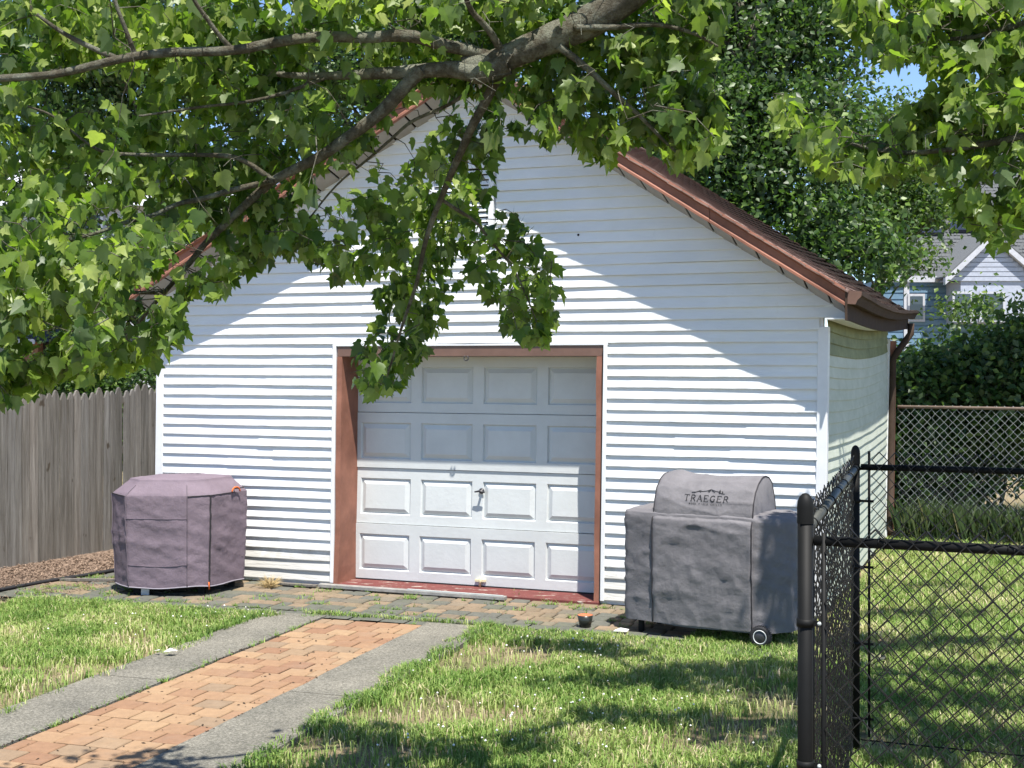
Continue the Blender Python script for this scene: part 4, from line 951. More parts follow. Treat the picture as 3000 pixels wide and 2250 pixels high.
# ------------------------------------------------------------------ foreground maple
def leaf_template():
    # five pointed lobes, stem end at origin, tip at +y; slightly folded along the midrib
    h_ = [(.17, -.07), (.36, .05), (.45, .22), (.36, .34), (.47, .62), (.25, .57), (.13, .78)]; o_ = [(0, 0)]+h_+[(0, 1.0)]+[(-x, y) for x, y in h_[::-1]]
    c = (0, .35); vs = [(c[0], c[1], 0)]+[(x, y, .0+.22*abs(x)-.10*(y-.35)**2*1.2) for x, y in o_]
    n_ = len(o_); f_ = [[0, 1+i, 1+(i+1) % n_] for i in range(n_)]
    vs += [(-.014, -.0, 0), (.014, 0, 0), (.06, -.62, .12)]; f_.append([n_+1, n_+2, n_+3])     # stalk
    return np.array(vs), np.array(f_).ravel()
LT, LF = leaf_template()
def leaf_rots(n, r, droop=.6):
    tip = np.stack([r.normal(0, .55, n), r.normal(0, .55, n), -np.abs(r.normal(droop, .35, n))], 1); tip /= np.linalg.norm(tip, axis=1)[:, None]
    a = r.normal(0, 1, (n, 3))+np.array([0, -.05, .35]); x = np.cross(a, tip); x /= np.linalg.norm(x, axis=1)[:, None]; nz = np.cross(x, tip)
    flip = np.where(nz[:, 2] < 0, -1, 1)[:, None]; x = x*flip; nz = nz*flip
    return x, tip, nz
def leaf_verts(Pn, size, r, droop=.75):
    n = len(Pn); x, y, z = leaf_rots(n, r, droop); T = LT[None]*size[:, None, None]; cur = r.uniform(.2, 2.4, n)[:, None]
    return Pn[:, None]+T[:, :, 0:1]*x[:, None]+T[:, :, 1:2]*y[:, None]+(T[:, :, 2]*cur)[:, :, None]*z[:, None]
SCL = 1.3562
def poly2(s): return [(a*SCL, b*SCL) for a, b in s]
MAIN = [(-60, -80), (1640, -80), (1581, 0), (1577, 66), (1545, 110), (1529, 147), (1550, 220), (1577, 300), (1577, 341), (1540, 352), (1500, 367), (1449, 378), (1420, 352), (1380, 330), (1342, 330), (1316, 378), (1280, 374), (1245, 335), (1214, 312), (1177, 323), (1140, 304), (1105, 300), (1075, 310), (1093, 367), (1057, 376), (1057, 409), (1094, 446), (1114, 486), (1157, 522), (1191, 569), (1211, 646), (1201, 689), (1197, 729), (1171, 759), (1124, 749), (1090, 725), (1075, 680), (1045, 650), (1030, 615), (997, 629), (975, 652), (954, 669), (961, 732), (921, 742), (924, 786), (891, 812), (864, 849), (807, 882), (761, 852), (747, 812), (774, 769), (791, 722), (807, 679), (824, 636), (781, 626), (724, 616), (690, 590), (650, 580), (600, 560), (560, 590), (520, 600), (480, 670), (440, 640), (400, 655), (400, 730), (365, 765), (320, 812), (240, 830), (205, 850), (150, 822), (105, 842), (60, 890), (-60, 885)]
HOLES = [[(84, 185), (130, 172), (300, 178), (304, 245), (270, 264), (150, 262), (90, 240)], [(535, 222), (594, 215), (600, 255), (545, 258)], [(735, 195), (815, 205), (800, 260), (715, 285), (690, 262)],
         [(795, 335), (860, 265), (925, 208), (985, 235), (975, 275), (925, 300), (900, 355), (860, 395), (800, 420), (765, 440), (725, 445), (690, 470), (650, 470), (680, 420), (740, 380)],
         [(0, 375), (55, 360), (62, 455), (5, 450)], [(60, 690), (140, 688), (150, 770), (60, 790), (0, 780), (0, 735)], [(1075, 215), (1120, 240), (1125, 262), (1080, 250)], [(1185, 250), (1225, 268), (1210, 285), (1185, 275)],
         [(395, 540), (450, 500), (440, 545), (400, 590), (375, 590)], [(800, 520), (760, 560), (720, 570), (690, 545), (700, 500), (740, 485), (790, 490)]]
HDENS = [.25, .2, .3, .18, .35, .45, .2, .25, .25, .35]
RIGHT = [(1820, -80), (2300, -80), (2300, 480), (2212, 513), (2185, 530), (2153, 568), (2130, 520), (2090, 510), (2072, 462), (2054, 414), (2006, 403), (1973, 385), (1925, 395), (1892, 429), (1870, 403), (1786, 389), (1753, 367), (1720, 330), (1687, 304), (1665, 222), (1700, 215), (1740, 250), (1800, 270), (1850, 285), (1880, 300), (1900, 290), (1925, 270), (1950, 250), (2005, 235), (2010, 190), (1995, 150), (1930, 158), (1874, 128), (1841, 88), (1797, 48), (1804, 0)]
RHOLES = [[(1905, 20), (1950, 5), (1955, 60), (1920, 70)], [(2015, 170), (2045, 165), (2060, 200), (2030, 215)], [(2000, 395), (2212, 360), (2212, 420), (2120, 450), (2060, 420)]]
RHD = [.3, .3, .45]
def depth_field(px, py, rr=None):        # how far each part of the crown hangs, metres: bounded so that its shade falls nearer than the lawn in view
    x = np.asarray(px)/SCL; y = np.asarray(py)/SCL
    b = 7.14+.56*np.exp(-((x-980)/230)**2)*np.clip((y-300)/200, 0, 1)+.12*np.exp(-((x-400)/120)**2)*np.clip((y-500)/200, 0, 1)
    return (b-.405*2.2)/(1+.405*(1060-np.asarray(py))/3900)
def depth_old(px, py):
    x = np.asarray(px)/SCL; y = np.asarray(py)/SCL
    d = 5.9+.25*np.clip(y/500, 0, 1.5)+.35*np.exp(-((x-980)/190)**2)*np.clip((y-330)/200, 0, 1)+.1*np.sin(x*.006)
    return d
# skeleton: polylines in the photo's frame with a depth of their own
def PL(pts, d0, d1): n_ = len(pts); return [W2(x, y, d0+(d1-d0)*i/(n_-1)) for i, (x, y) in enumerate(pts)]
def smooth_line(pts, k=2):
    for _ in range(k):
        out = [pts[0]]
        for a, b in zip(pts, pts[1:]): out += [a.lerp(b, .25), a.lerp(b, .75)]
        pts = out+[pts[-1]]
    return pts
mp = empty('maple_tree', (3.25, 3.9, 0), 'maple tree whose leafy limbs reach across the top of the view before the garage', 'tree')
px2m = lambda w_, d: w_*SCL/FP*d/2
BR = []  # (points, r0, r1)
limb0 = [Vector((3.25, 3.9, -.1)), Vector((3.2, 3.95, 1.6)), Vector((3.05, 4.1, 3.1))]
BR.append((limb0, .26, .19, 'trunk'))
BR.append(([Vector((3.05, 4.1, 3.0)), Vector((2.5, 4.5, 4.2)), Vector((1.7, 4.95, 4.45)), Vector((1.0, 5.2, 4.15))]+PL([(1340, 5), (1290, 40), (1200, 80), (1130, 112), (1070, 138), (1000, 145)], 5.30, 5.40), .11, .042, 'limb'))
BR.append((PL([(1060, 130), (1010, 108), (960, 100), (900, 82), (840, 80), (800, 85), (720, 82), (640, 86), (560, 98), (520, 105), (400, 112), (300, 124), (240, 132), (130, 160), (60, 165), (-60, 172)], 5.40, 5.05), .030, .014, 'limb'))
BR.append((PL([(1100, 135), (1040, 165), (990, 150), (940, 152), (880, 160), (800, 162), (760, 166), (690, 168), (590, 160)], 5.35, 5.50), .052, .010, 'limb'))
BR.append((PL([(910, 150), (870, 190), (830, 235), (790, 268), (740, 305), (690, 340), (640, 362), (590, 390), (560, 415), (520, 450), (480, 488), (447, 520), (420, 556), (385, 600), (360, 630), (325, 668), (300, 700), (250, 752)], 5.40, 5.80), .032, .006, 'limb'))
BR.append((PL([(1075, 165), (1045, 225), (1020, 270), (1000, 320), (977, 369), (957, 419), (931, 479), (914, 536), (904, 602), (881, 669), (864, 716), (847, 779), (830, 830)], 5.40, 6.20), .024, .004, 'limb'))
BR.append((PL([(952, 430), (990, 455), (1027, 476), (1064, 526), (1095, 560), (1114, 586), (1141, 646), (1160, 700)], 5.75, 6.15), .010, .003, 'branch'))
BR.append((PL([(1205, 100), (1250, 130), (1300, 175), (1340, 215), (1385, 255), (1430, 300), (1470, 335)], 5.30, 5.50), .018, .005, 'branch'))
BR.append((PL([(1240, 60), (1330, 60), (1420, 50), (1500, 70), (1550, 100)], 5.25, 5.35), .016, .005, 'branch'))
BR.append((PL([(253, 128), (220, 114), (161, 84), (125, 62), (80, 30)], 5.15, 5.05), .014, .006, 'branch'))
BR.append((PL([(290, 118), (280, 90), (264, 48), (246, 0), (240, -60)], 5.15, 5.05), .012, .006, 'branch'))
BR.append((PL([(500, 105), (470, 72), (440, 30), (414, -5), (400, -60)], 5.20, 5.05), .012, .006, 'branch'))
BR.append((PL([(1080, 110), (1050, 60), (1010, 20), (1000, -50)], 5.35, 5.15), .018, .008, 'branch'))
BR.append((PL([(590, 390), (520, 340), (462, 335), (403, 334), (330, 335), (250, 332), (220, 330), (165, 293), (117, 249), (60, 230)], 5.55, 5.15), .012, .004, 'branch'))
BR.append((PL([(590, 392), (500, 410), (430, 432), (385, 439), (330, 468), (275, 479), (220, 501), (150, 520), (60, 530), (-40, 560)], 5.55, 5.25), .014, .005, 'branch'))
BR.append((PL([(360, 630), (330, 633), (271, 629), (183, 622), (84, 633), (-30, 650)], 5.70, 5.45), .010, .004, 'branch'))
BR.append((PL([(1010, 200), (972, 227), (920, 248), (884, 264), (845, 300), (811, 330), (775, 360), (737, 389), (700, 430), (670, 470), (620, 520)], 5.55, 5.80), .010, .003, 'branch'))
BR.append((PL([(250, 752), (200, 780), (120, 800), (40, 830)], 5.80, 5.65), .006, .003, 'branch'))
BR.append((PL([(700, 170), (560, 220), (420, 230), (300, 250)], 5.45, 5.25), .009, .004, 'branch'))
# right hand limbs from the same trunk
BR.append(([Vector((3.1, 4.05, 2.6)), Vector((2.7, 4.5, 3.1)), Vector((2.3, 4.9, 3.3))]+PL([(2260, 280), (2212, 293), (2120, 312), (2035, 326), (1950, 332), (1880, 322), (1800, 300), (1730, 275)], 5.0, 5.3), .022, .004, 'limb'))
BR.append(([Vector((2.9, 4.3, 3.0)), Vector((2.5, 4.8, 3.7))]+PL([(2290, 20), (2180, 60), (2060, 90), (1960, 70), (1870, 40)], 5.0, 5.2), .018, .004, 'limb'))
BR.append((PL([(2230, 290), (2212, 360), (2180, 430), (2150, 500)], 5.0, 5.2), .008, .003, 'branch'))
# high limbs whose foliage hangs above the picture and dapples the lawn
def over(gx, gy, h): return Vector((gx, gy, 0))+Vector((.134, -.405, 1))*h
BR.append(([Vector((3.0, 4.15, 3.1)), Vector((2.9, 4.6, 4.6)), over(2.0, 8.0, 5.2), over(1.7, 8.3, 5.1), over(1.2, 8.15, 5.0), over(.6, 8.25, 4.9), over(-.3, 7.6, 4.55), over(-.88, 7.8, 4.5), over(-1.5, 7.4, 4.2), over(-2.05, 7.3, 3.9)], .09, .012, 'limb'))
BR.append(([Vector((2.9, 4.6, 4.6)), over(2.6, 9.0, 5.6), over(2.0, 9.05, 5.5), over(1.5, 9.3, 5.5), over(.9, 9.25, 5.4), over(.7, 10.05, 5.4), over(.25, 10.3, 5.3)], .08, .012, 'limb'))
BR.append(([Vector((2.95, 4.4, 4.0)), over(3.1, 8.4, 5.0), over(2.2, 10.5, 5.2), over(3.3, 10.3, 5.2), over(3.6, 11.6, 5.4), over(4.2, 13, 5.6)], .06, .015, 'limb'))
NODES = []
for pts, r0, r1, nm in BR:
    sp_ = smooth_line(pts, 2); n_ = len(sp_); jw = min(.012, r1*1.2)
    q = [p+Vector((noise.noise(p*3.1), noise.noise(p*3.1+Vector((9, 0, 0))), noise.noise(p*3.1+Vector((0, 9, 0)))))*jw if 0 < i < n_-1 else p for i, p in enumerate(sp_)]
    rr = [(r0+(r1-r0)*(i/(n_-1))**.8)*(1+.10*noise.noise(p*14)) for i, p in enumerate(q)]
    m = MB(); m.tube(q, rr, 16 if r0 > .03 else 8); m.build(nm, M['bark'], mp)
    if nm != 'trunk': NODES += [(p, r) for p, r in zip(q, rr) if p.z > 1.5]
# twig ends spread over the crown
r = np.random.default_rng(21)
def sample_mask(poly, holes, hd, n, y0=-70, y1=900, x0=-60, x1=2300):
    X = r.uniform(x0*SCL, x1*SCL, n); Y = r.uniform(y0*SCL, y1*SCL, n); ok = inpoly(X, Y, poly2(poly))
    for h, d in zip(holes, hd): ins = inpoly(X, Y, poly2(h)); ok &= ~(ins & (r.random(n) > d))
    return X[ok], Y[ok]
nod = np.array([list(p) for p, _ in NODES])
X1, Y1 = sample_mask(MAIN, HOLES, HDENS, 3700); Xa, Ya = sample_mask([(1090, -60), (1600, -60), (1577, 66), (1535, 150), (1577, 300), (1560, 345), (1300, 360), (1130, 290), (1060, 200)], [], [], 900); X1 = np.r_[X1, Xa]; Y1 = np.r_[Y1, Ya]
D1 = depth_field(X1, Y1)-np.abs(r.normal(0, .30, len(X1)))-.85*np.clip((Y1/SCL-360)/180, 0, 1)*np.clip((540-X1/SCL)/260, 0, 1)
X2, Y2 = sample_mask(RIGHT, RHOLES, RHD, 1800, x0=1600); D2 = 5.2+r.normal(0, .25, len(X2))
E = np.array([list(W(x, y, d)) for x, y, d in zip(np.r_[X1, X2], np.r_[Y1, Y2], np.r_[D1, D2])]); E[:, 2] += .03
# crown above the frame
hi = []
def blob(gx, gy, h, rx, ry, n_, dz=.5):
    c = over(gx, gy, h)
    for i in range(n_): hi.append([c.x+r.normal(0, rx), c.y+r.normal(0, ry), c.z+r.normal(0, dz*.4)])
for a_ in ((.22, 10.36, 5.3, .17, .05, 18), (-.88, 7.85, 4.5, .13, .14, 26), (-.35, 7.5, 4.5, .12, .05, 12), (.05, 7.65, 4.5, .1, .06, 12), (-2.0, 7.3, 3.9, .16, .05, 14), (.70, 10.12, 5.4, .17, .09, 34), (1.6, 9.5, 5.5, .36, .09, 64), (1.3, 9.15, 5.5, .35, .09, 60), (1.95, 8.95, 5.5, .28, .16, 80), (.72, 9.25, 5.4, .26, .035, 20),
   (.65, 8.25, 4.9, .22, .045, 20), (1.3, 8.15, 5.0, .30, .08, 44), (1.85, 7.85, 5.1, .32, .13, 64), (2.03, 10.62, 5.2, .07, .13, 40), (2.6, 10.55, 5.2, .2, .12, 30), (2.75, 10.2, 5.2, .15, .1, 22), (2.25, 8.6, 5.5, .2, .3, 56),
   (3.4, 11.6, 5.4, .5, .09, 48), (3.25, 10.4, 5.2, .5, .10, 60), (3.0, 9.4, 5.1, .4, .09, 44), (3.2, 8.6, 5.0, .45, .11, 60), (2.85, 7.75, 5.0, .4, .12, 54), (4.2, 13, 5.6, .6, .12, 30), (2.3, 7.5, 5.1, .3, .1, 20)): blob(*a_)
HI_E = np.array(hi); n_vis = len(E); E = np.vstack([E, HI_E])
d0 = np.array([np.min(np.linalg.norm(nod-e, axis=1)) for e in E]); order = np.argsort(d0)
tw = MB(); nodl = [nod]; LP = []; cur = nod.copy(); extra = []
for k in order:
    e = E[k]
    allp = cur if not extra else np.vstack([cur, np.array(extra)])
    # prefer attachment higher than the tip
    dd = np.linalg.norm(allp-e, axis=1)+np.clip(e[2]-allp[:, 2]+.02, 0, 1)*.5; j = int(np.argmin(dd)); a = allp[j]; dist_ = np.linalg.norm(a-e)
    if dist_ > 1.0 and k < n_vis: continue
    mid = (a+e)/2+np.array([r.normal(0, .02), r.normal(0, .02), .06*dist_+.01]); rad = .0016+.0022*min(dist_, .8)
    if dist_ > .03: tw.tube([a, mid, e], [rad*1.3, rad, .0012], 4, caps=False)
    for t in (.5, 1.0): extra.append(list((1-t)*a+t*e if t == 1 else mid))
    nl = r.integers(5, 9) if k < n_vis else r.integers(9, 15)
    for _ in range(nl):
        t = r.uniform(.35, 1.0) if (r.random() < .5 and k < n_vis) else 1.0; p = (mid*(1-(t-.5)*2)+e*(t-.5)*2) if t > .5 else (a*(1-t*2)+mid*t*2)
        dv = r.normal(0, .032 if k < n_vis else .07, 3)+np.array([0, 0, -.012]); LP.append(np.r_[p+dv, k < n_vis]); 
        
tw.build('twig', M['bark'], mp, kind='stuff')
LP = np.array(LP); vis = LP[:, 3] > .5; LPp = LP[:, :3]
sx = LPp[:, 0]/LPp[:, 1]*FP+1500; sy = HY-(LPp[:, 2]-.035-CZ)/LPp[:, 1]*FP
okm = inpoly(sx, sy, poly2(MAIN)); okr = inpoly(sx, sy, poly2(RIGHT))
for h, d in zip(HOLES, HDENS): okm &= ~(inpoly(sx, sy, poly2(h)) & (r.random(len(sx)) > d*.8))
for h, d in zip(RHOLES, RHD): okr &= ~(inpoly(sx, sy, poly2(h)) & (r.random(len(sx)) > d*.8))
front = np.zeros(len(sx), bool)      # leaves do not grow across the face of the thick limbs
NP_ = [(p.x/p.y*FP+1500, HY-(p.z-CZ)/p.y*FP, p.y, q_/p.y*FP) for p, q_ in NODES if q_ > .007 and p.y > 3]
for (nx_, ny_, nd_, nr_) in NP_: front |= (np.hypot(sx-nx_, sy-ny_) < nr_*1.0+38) & (LPp[:, 1] < nd_+.02)
front &= r.random(len(sx)) < .9
keep = ((~vis) | okm | okr) & ~(front & vis)
LPp = LPp[keep]; vis = vis[keep]; sx = sx[keep]; sy = sy[keep]
size = r.uniform(.038, .086, len(LPp)); size[~vis] *= 1.25
print('maple leaves', len(LPp))
VV = leaf_verts(LPp, size, r); 
colr = np.clip(r.normal(.40, .27, len(LPp))+.9*(vnoise(LPp[:, 0], LPp[:, 2], 3.0, 77)-.5)*.6, 0, 1)
infr = vis & (sx > 30) & (sx < 2970) & (sy > 20); score = np.where(infr, size/LPp[:, 1], 0); score *= r.uniform(.9, 1, len(score))
big = np.argsort(-score)[:290]; rest = np.setdiff1d(np.arange(len(LPp)), big)
LN = len(LT); F = (LF[None]+np.arange(len(rest))[:, None]*LN).ravel()
fast_mesh('foliage', VV[rest].reshape(-1, 3), F, 3, M['maple'], parent=mp, kind='stuff', attr=np.repeat(colr[rest], LN))
tri = [tuple(int(x) for x in LF[i:i+3]) for i in range(0, len(LF), 3)]
for k in big:
    me = bpy.data.meshes.new('leaf'); me.from_pydata([tuple(v) for v in (VV[k]-LPp[k])], [], tri); me.materials.append(M['maple_one'])
    o = bpy.data.objects.new('leaf', me); COL.objects.link(o); o.parent = mp; o.location = Vector(LPp[k])-wloc(mp)

# ------------------------------------------------------------------ background trees and shrubs
def leafmass(name, P_, size, mat, par, seed, droop=.3):
    r = np.random.default_rng(seed); n = len(P_); x, y, z = leaf_rots(n, r, droop)
    T = np.array([(0, 0, 0), (.32, .45, .08), (0, 1, 0), (-.32, .45, .08)]); s = size*r.uniform(.6, 1.3, n)
    Tn = T[None]*s[:, None, None]; Vv = P_[:, None]+Tn[:, :, 0:1]*x[:, None]+Tn[:, :, 1:2]*y[:, None]+Tn[:, :, 2:3]*z[:, None]
    F = (np.array([0, 1, 2, 0, 2, 3])[None]+np.arange(n)[:, None]*4).ravel()
    return fast_mesh(name, Vv.reshape(-1, 3), F, 3, mat, parent=par, kind='stuff', attr=np.repeat(np.clip(r.normal(.45, .28, n), 0, 1), 4))
def crown_pts(blobs, n, r, clump=.28, per=45):
    vol = np.array([b[3]*b[4]*b[5] for b in blobs]); pr = vol**.8/np.sum(vol**.8); nc = n//per
    idx = r.choice(len(blobs), nc, p=pr); d = r.normal(0, 1, (nc, 3)); d /= np.linalg.norm(d, axis=1)[:, None]; rad = r.random(nc)**.38
    B = np.array(blobs)[idx]; C = B[:, :3]+d*rad[:, None]*B[:, 3:6]
    cl = clump*r.uniform(.5, 1.3, nc)
    return np.repeat(C, per, 0)+r.normal(0, 1, (nc*per, 3))*np.repeat(cl, per)[:, None]*np.array([1, 1, .55]), C
def bgtree(name, base, blobs, n, size, mat, label, seed, group=None, trunk=.16, cat='tree', clump=.28, limbs=7):
    r = np.random.default_rng(seed); o = empty(name, base, label, cat, group); b = Vector(base)
    Pp, C = crown_pts(blobs, n, r, clump); leafmass('crown', Pp, size, mat, o, seed+1)
    top = max(q[2] for q in blobs); cx = sum(q[0] for q in blobs)/len(blobs); cy = sum(q[1] for q in blobs)/len(blobs)
    m = MB(); mid = b.lerp(Vector((cx, cy, top)), .45)+Vector((r.normal(0, .1), 0, 0)); tp = Vector((cx, cy, top)); m.tube([b+Vector((0, 0, -.1)), b.lerp(mid, .5)+Vector((.05, 0, 0)), mid, tp], [trunk, trunk*.85, trunk*.65, trunk*.15], 10); m.build('trunk', M['bark'], o)
    m = MB()
    for i in range(min(limbs*6, len(C))):
        c = Vector(C[i*len(C)//max(1, limbs*6) % len(C)]); s = b.lerp(tp, min(.95, max(.25, (c.z-b.z)/(tp.z-b.z)*.75))); m.tube([s, s.lerp(c, .5)+Vector((0, 0, .15)), c], [trunk*.22, trunk*.13, .012], 5, caps=False)
    m.build('limbs', M['bark'], o); return o
def B2(px, py, d, rx, rz, ry=None):   # crown lobe seen at a photo position
    p = W2(px, py, d); return (p.x, p.y, p.z, rx, ry or rx*.8, rz)
bgtree('broadleaf_tree', (3.0, 21.5, 0), [B2(1560, 330, 20.5, 1.1, 1.5), B2(1680, 150, 21, 1.25, 1.4), B2(1500, 100, 21.5, 1.2, 1.6), B2(1760, 330, 20, .95, 1.1), B2(1640, 460, 20, .9, .8), B2(1800, 480, 19.5, .8, .55), B2(1590, -60, 22, 2., 1.5), B2(1850, 560, 19.2, .7, .45), B2(1430, 300, 22, .8, 1.3), B2(1720, 560, 19.3, .5, .4), B2(1775, 60, 21, .7, .8)], 60000, .115, M['dtree'], 'large dark leaved tree rising directly behind the right slope of the garage roof', 31, trunk=.2)
bgtree('broadleaf_tree', (6.2, 24.5, 0), [B2(1905, 250, 24, .8, .35), B2(1990, 450, 23, .7, .35), B2(1895, 390, 23, .9, .8), B2(1985, 390, 23.5, .5, .35), B2(1950, 560, 22.5, .45, .3), B2(2100, 665, 22.5, .55, .15), B2(1870, 470, 23, .8, .5)], 11000, .10, M['shrub'], 'lighter green tree behind the garage, branches crossing the blue sky gap and house roof', 41, trunk=.1)
bgtree('broadleaf_tree', (-6.6, 27, 0), [B2(200, 190, 26, 1.5, 1.1), B2(420, 140, 26, 1.8, 1.2), B2(600, 190, 26, 1.5, 1.1), B2(60, 260, 26, 1.5, 1.7), B2(300, 40, 26, 2.5, 1.5), B2(300, 330, 26, 1.8, .8), B2(520, 330, 26, 1.2, .8), B2(110, 480, 26, 1., .9)], 42000, .12, M['dtree'], 'dark tree far behind the fence at left, showing through maple leaves', 51, trunk=.2, clump=.3)
bgtree('broadleaf_tree', (-2.8, 25, 0), [B2(760, 210, 24, 1.2, 1.2), B2(880, 90, 24, 1.5, 1.5), B2(1060, 60, 24.5, 1.5, 1.2), B2(700, 120, 24, 1.2, 1.0)], 22000, .11, M['dtree'], 'dark tree behind the left slope and ridge of the garage roof', 56, trunk=.18, clump=.3)
bgtree('broadleaf_tree', (-5.4, 21, 0), [B2(330, 560, 20, .9, .8), B2(440, 500, 20, .7, .6), B2(200, 640, 20, .9, .7), B2(380, 650, 20, .8, .5)], 12000, .10, M['dtree'], 'low dark tree behind the wooden fence beside the left garage eave', 61, trunk=.1)
bgtree('broadleaf_tree', (9.2, 16.6, 0), [(6.3, 16.4, 6.3, .8, .9, .8), (7.6, 16.3, 6.5, 1.4, 1.2, 1.1), (6.9, 16.0, 7.6, 1.4, 1.2, .9), (8.6, 16.6, 6.9, 1.5, 1.3, 1.3), (5.2, 15.9, 7.9, .9, .8, .6)], 15000, .10, M['dtree'], 'tree leaning over the rear fence at the upper right, shading the shrubs below', 46, trunk=.13)
# hedge behind the rear chain link fence
for i, (px_, py_, d, rx, rz, nn, lab) in enumerate([(1960, 880, 18.6, .55, 1.15, 9000, 'dark shaded shrub behind the rear fence next to the garage corner'), (2060, 850, 18.8, .65, 1.2, 10000, 'dense shrub behind the rear fence, second from the garage corner'),
      (2150, 820, 18.6, .6, 1.3, 10000, 'tall leafy shrub behind the rear fence below the blue house'), (2235, 780, 18.4, .6, 1.4, 9000, 'bright green shrub behind the rear fence at the right edge'), (2010, 770, 20, .6, .6, 6000, 'rounded shrub top just below the blue wall of the house')]):
    p = W2(px_, py_, d); bgtree('shrub', (p.x, p.y, 0), [(p.x, p.y, p.z*.95, rx, .5, rz*.7), (p.x+.1, p.y, max(.45, p.z*.5)+(.25 if i in (2, 3) else 0), rx, .5, .6)]+([] if i in (2, 3) else [(p.x-.2, p.y, .4, rx*.9, .45, .45)]), int(nn*.8), .11, M['shrub'] if i == 3 else M['dtree'], lab, 70+i, trunk=.03, cat='shrub', clump=.26, group='shrubs behind the rear fence')
for i, (px_, py_, d, rx, rz) in enumerate([(20, 812, 17.5, .9, .25), (150, 818, 17.5, .8, .2), (300, 800, 17.8, .9, .3)]):
    p = W2(px_, py_, d); bgtree('shrub', (p.x, p.y, 0), [(p.x, p.y, p.z, rx, .5, rz), (p.x, p.y, 1.3, rx*.9, .5, .6)], 5000, .08, M['shrub'], ['light green shrub just over the fence top at the far left edge', 'light green shrub over the fence, second from the left edge', 'light green shrub over the fence top next to the garage'][i], 90+i, trunk=.03, cat='shrub', clump=.15, group='shrubs over the wooden fence')
# tall weeds along the rear fence
r = np.random.default_rng(99); n = 9000; tt = r.uniform(0, 6.5, n); off = r.uniform(-.25, .5, n); X = K0.x+U.x*tt+V.x*off; Y = K0.y+U.y*tt+V.y*off; H = r.uniform(.1, .5, n)*(.5+fbm(X, Y, 1.5, 5)); a = r.uniform(0, 6.28, n); w_ = .0032
Vv = np.zeros((n, 4, 3)); ln = H*r.uniform(.05, .5, n)
Vv[:, 0] = np.stack([X-w_, Y, X*0], 1); Vv[:, 1] = np.stack([X+w_, Y, X*0], 1); Vv[:, 2] = np.stack([X+np.cos(a)*ln*.4+w_, Y+np.sin(a)*ln*.4, H*.6], 1); Vv[:, 3] = np.stack([X+np.cos(a)*ln, Y+np.sin(a)*ln, H], 1)
o = fast_mesh('tall_weeds', Vv.reshape(-1, 3), (np.array([0, 1, 2, 0, 2, 3])[None]+np.arange(n)[:, None]*4).ravel(), 3, M['weed'], kind='stuff', attr=np.repeat(np.clip(r.normal(.35, .3, n), 0, 1), 4)); o['label'] = 'tall wild grass and weeds along the rear fence'

# ------------------------------------------------------------------ houses beyond
def quad(mb, *p): mb.poly(p)
ho = empty('blue_house', tuple(W2(2100, 700, 45)*1)[:2]+(0,), 'blue sided house with grey shingle roof, solar panels and white edged gable', 'house')
HD = 45.0
def H(px, py, d=HD): return W2(px, py, d)
mb = MB(); 
a, b, c, d = H(1890, 606), H(2330, 606), H(2330, 900), H(1890, 900); dv = Vector((0, 3, 0)); mb.add([a, b, c, d, a+dv, b+dv, c+dv, d+dv], [(0, 3, 2, 1), (0, 4, 7, 3), (1, 2, 6, 5), (4, 5, 6, 7)]); mb.build('wall', M['bluewall'], ho)
mb = MB()
for i in range(14):
    z1 = H(0, 606+i*14).z; x0, x1 = H(1890, 0).x, H(2330, 0).x; mb.box((x0, HD-.05, z1-.19), (x1-x0, 0, 0), (0, .05, 0), (0, 0, .17))
mb.build('siding_board', M['bluewall'], ho, kind='stuff')
# main roof rising away
re, rt = 45.4, 52.0
def RF(px, t):     # t 0 eave .. 1 ridge
    e = W2(px, 604, re); zr = W2(0, 330, rt).z; return Vector((e.x*(1+.14*t), re-.6+(rt-re)*t, e.z+(zr-e.z)*t))
mb = MB(); mb.poly([RF(1880, 0), RF(2400, 0), RF(2400, 1), RF(1850, 1)]); mb.build('roof', M['gshingle'], ho)
mb = MB(); nr_ = Vector((0, -.6, .8)); rr_ = random.Random(4)
for i in range(40):
    t0 = i/40; t1 = (i+1.05)/40; x = 1878+rr_.uniform(0, 6)
    while x < 2300:
        wd = rr_.uniform(5, 9); l_ = rr_.uniform(.012, .05); p = [RF(x, t0)+nr_*l_, RF(x+wd-.7, t0)+nr_*l_, RF(x+wd-.7, t1)+nr_*.01, RF(x, t1)+nr_*.01]; mb.poly(p); x += wd
mb.build('roof_shingle', M['gshingle'], ho, kind='stuff')
for (x0, x1, t0, t1) in ((1905, 1962, .30, .50), (1962, 2030, .30, .50), (1900, 1990, .52, .70), (1995, 2080, .52, .70), (2040, 2120, .32, .50), (2125, 2200, .34, .52), (1950, 2060, .76, .94), (2065, 2180, .76, .94)):
    mb = MB(); q = [RF(x0, t0), RF(x1-2, t0), RF(x1-2, t1-.01), RF(x0, t1-.01)]; mb.hexa([p+nr_*.03 for p in q]+[p+nr_*.16 for p in q]); mb.build('solar_panel', M['solar'], ho)
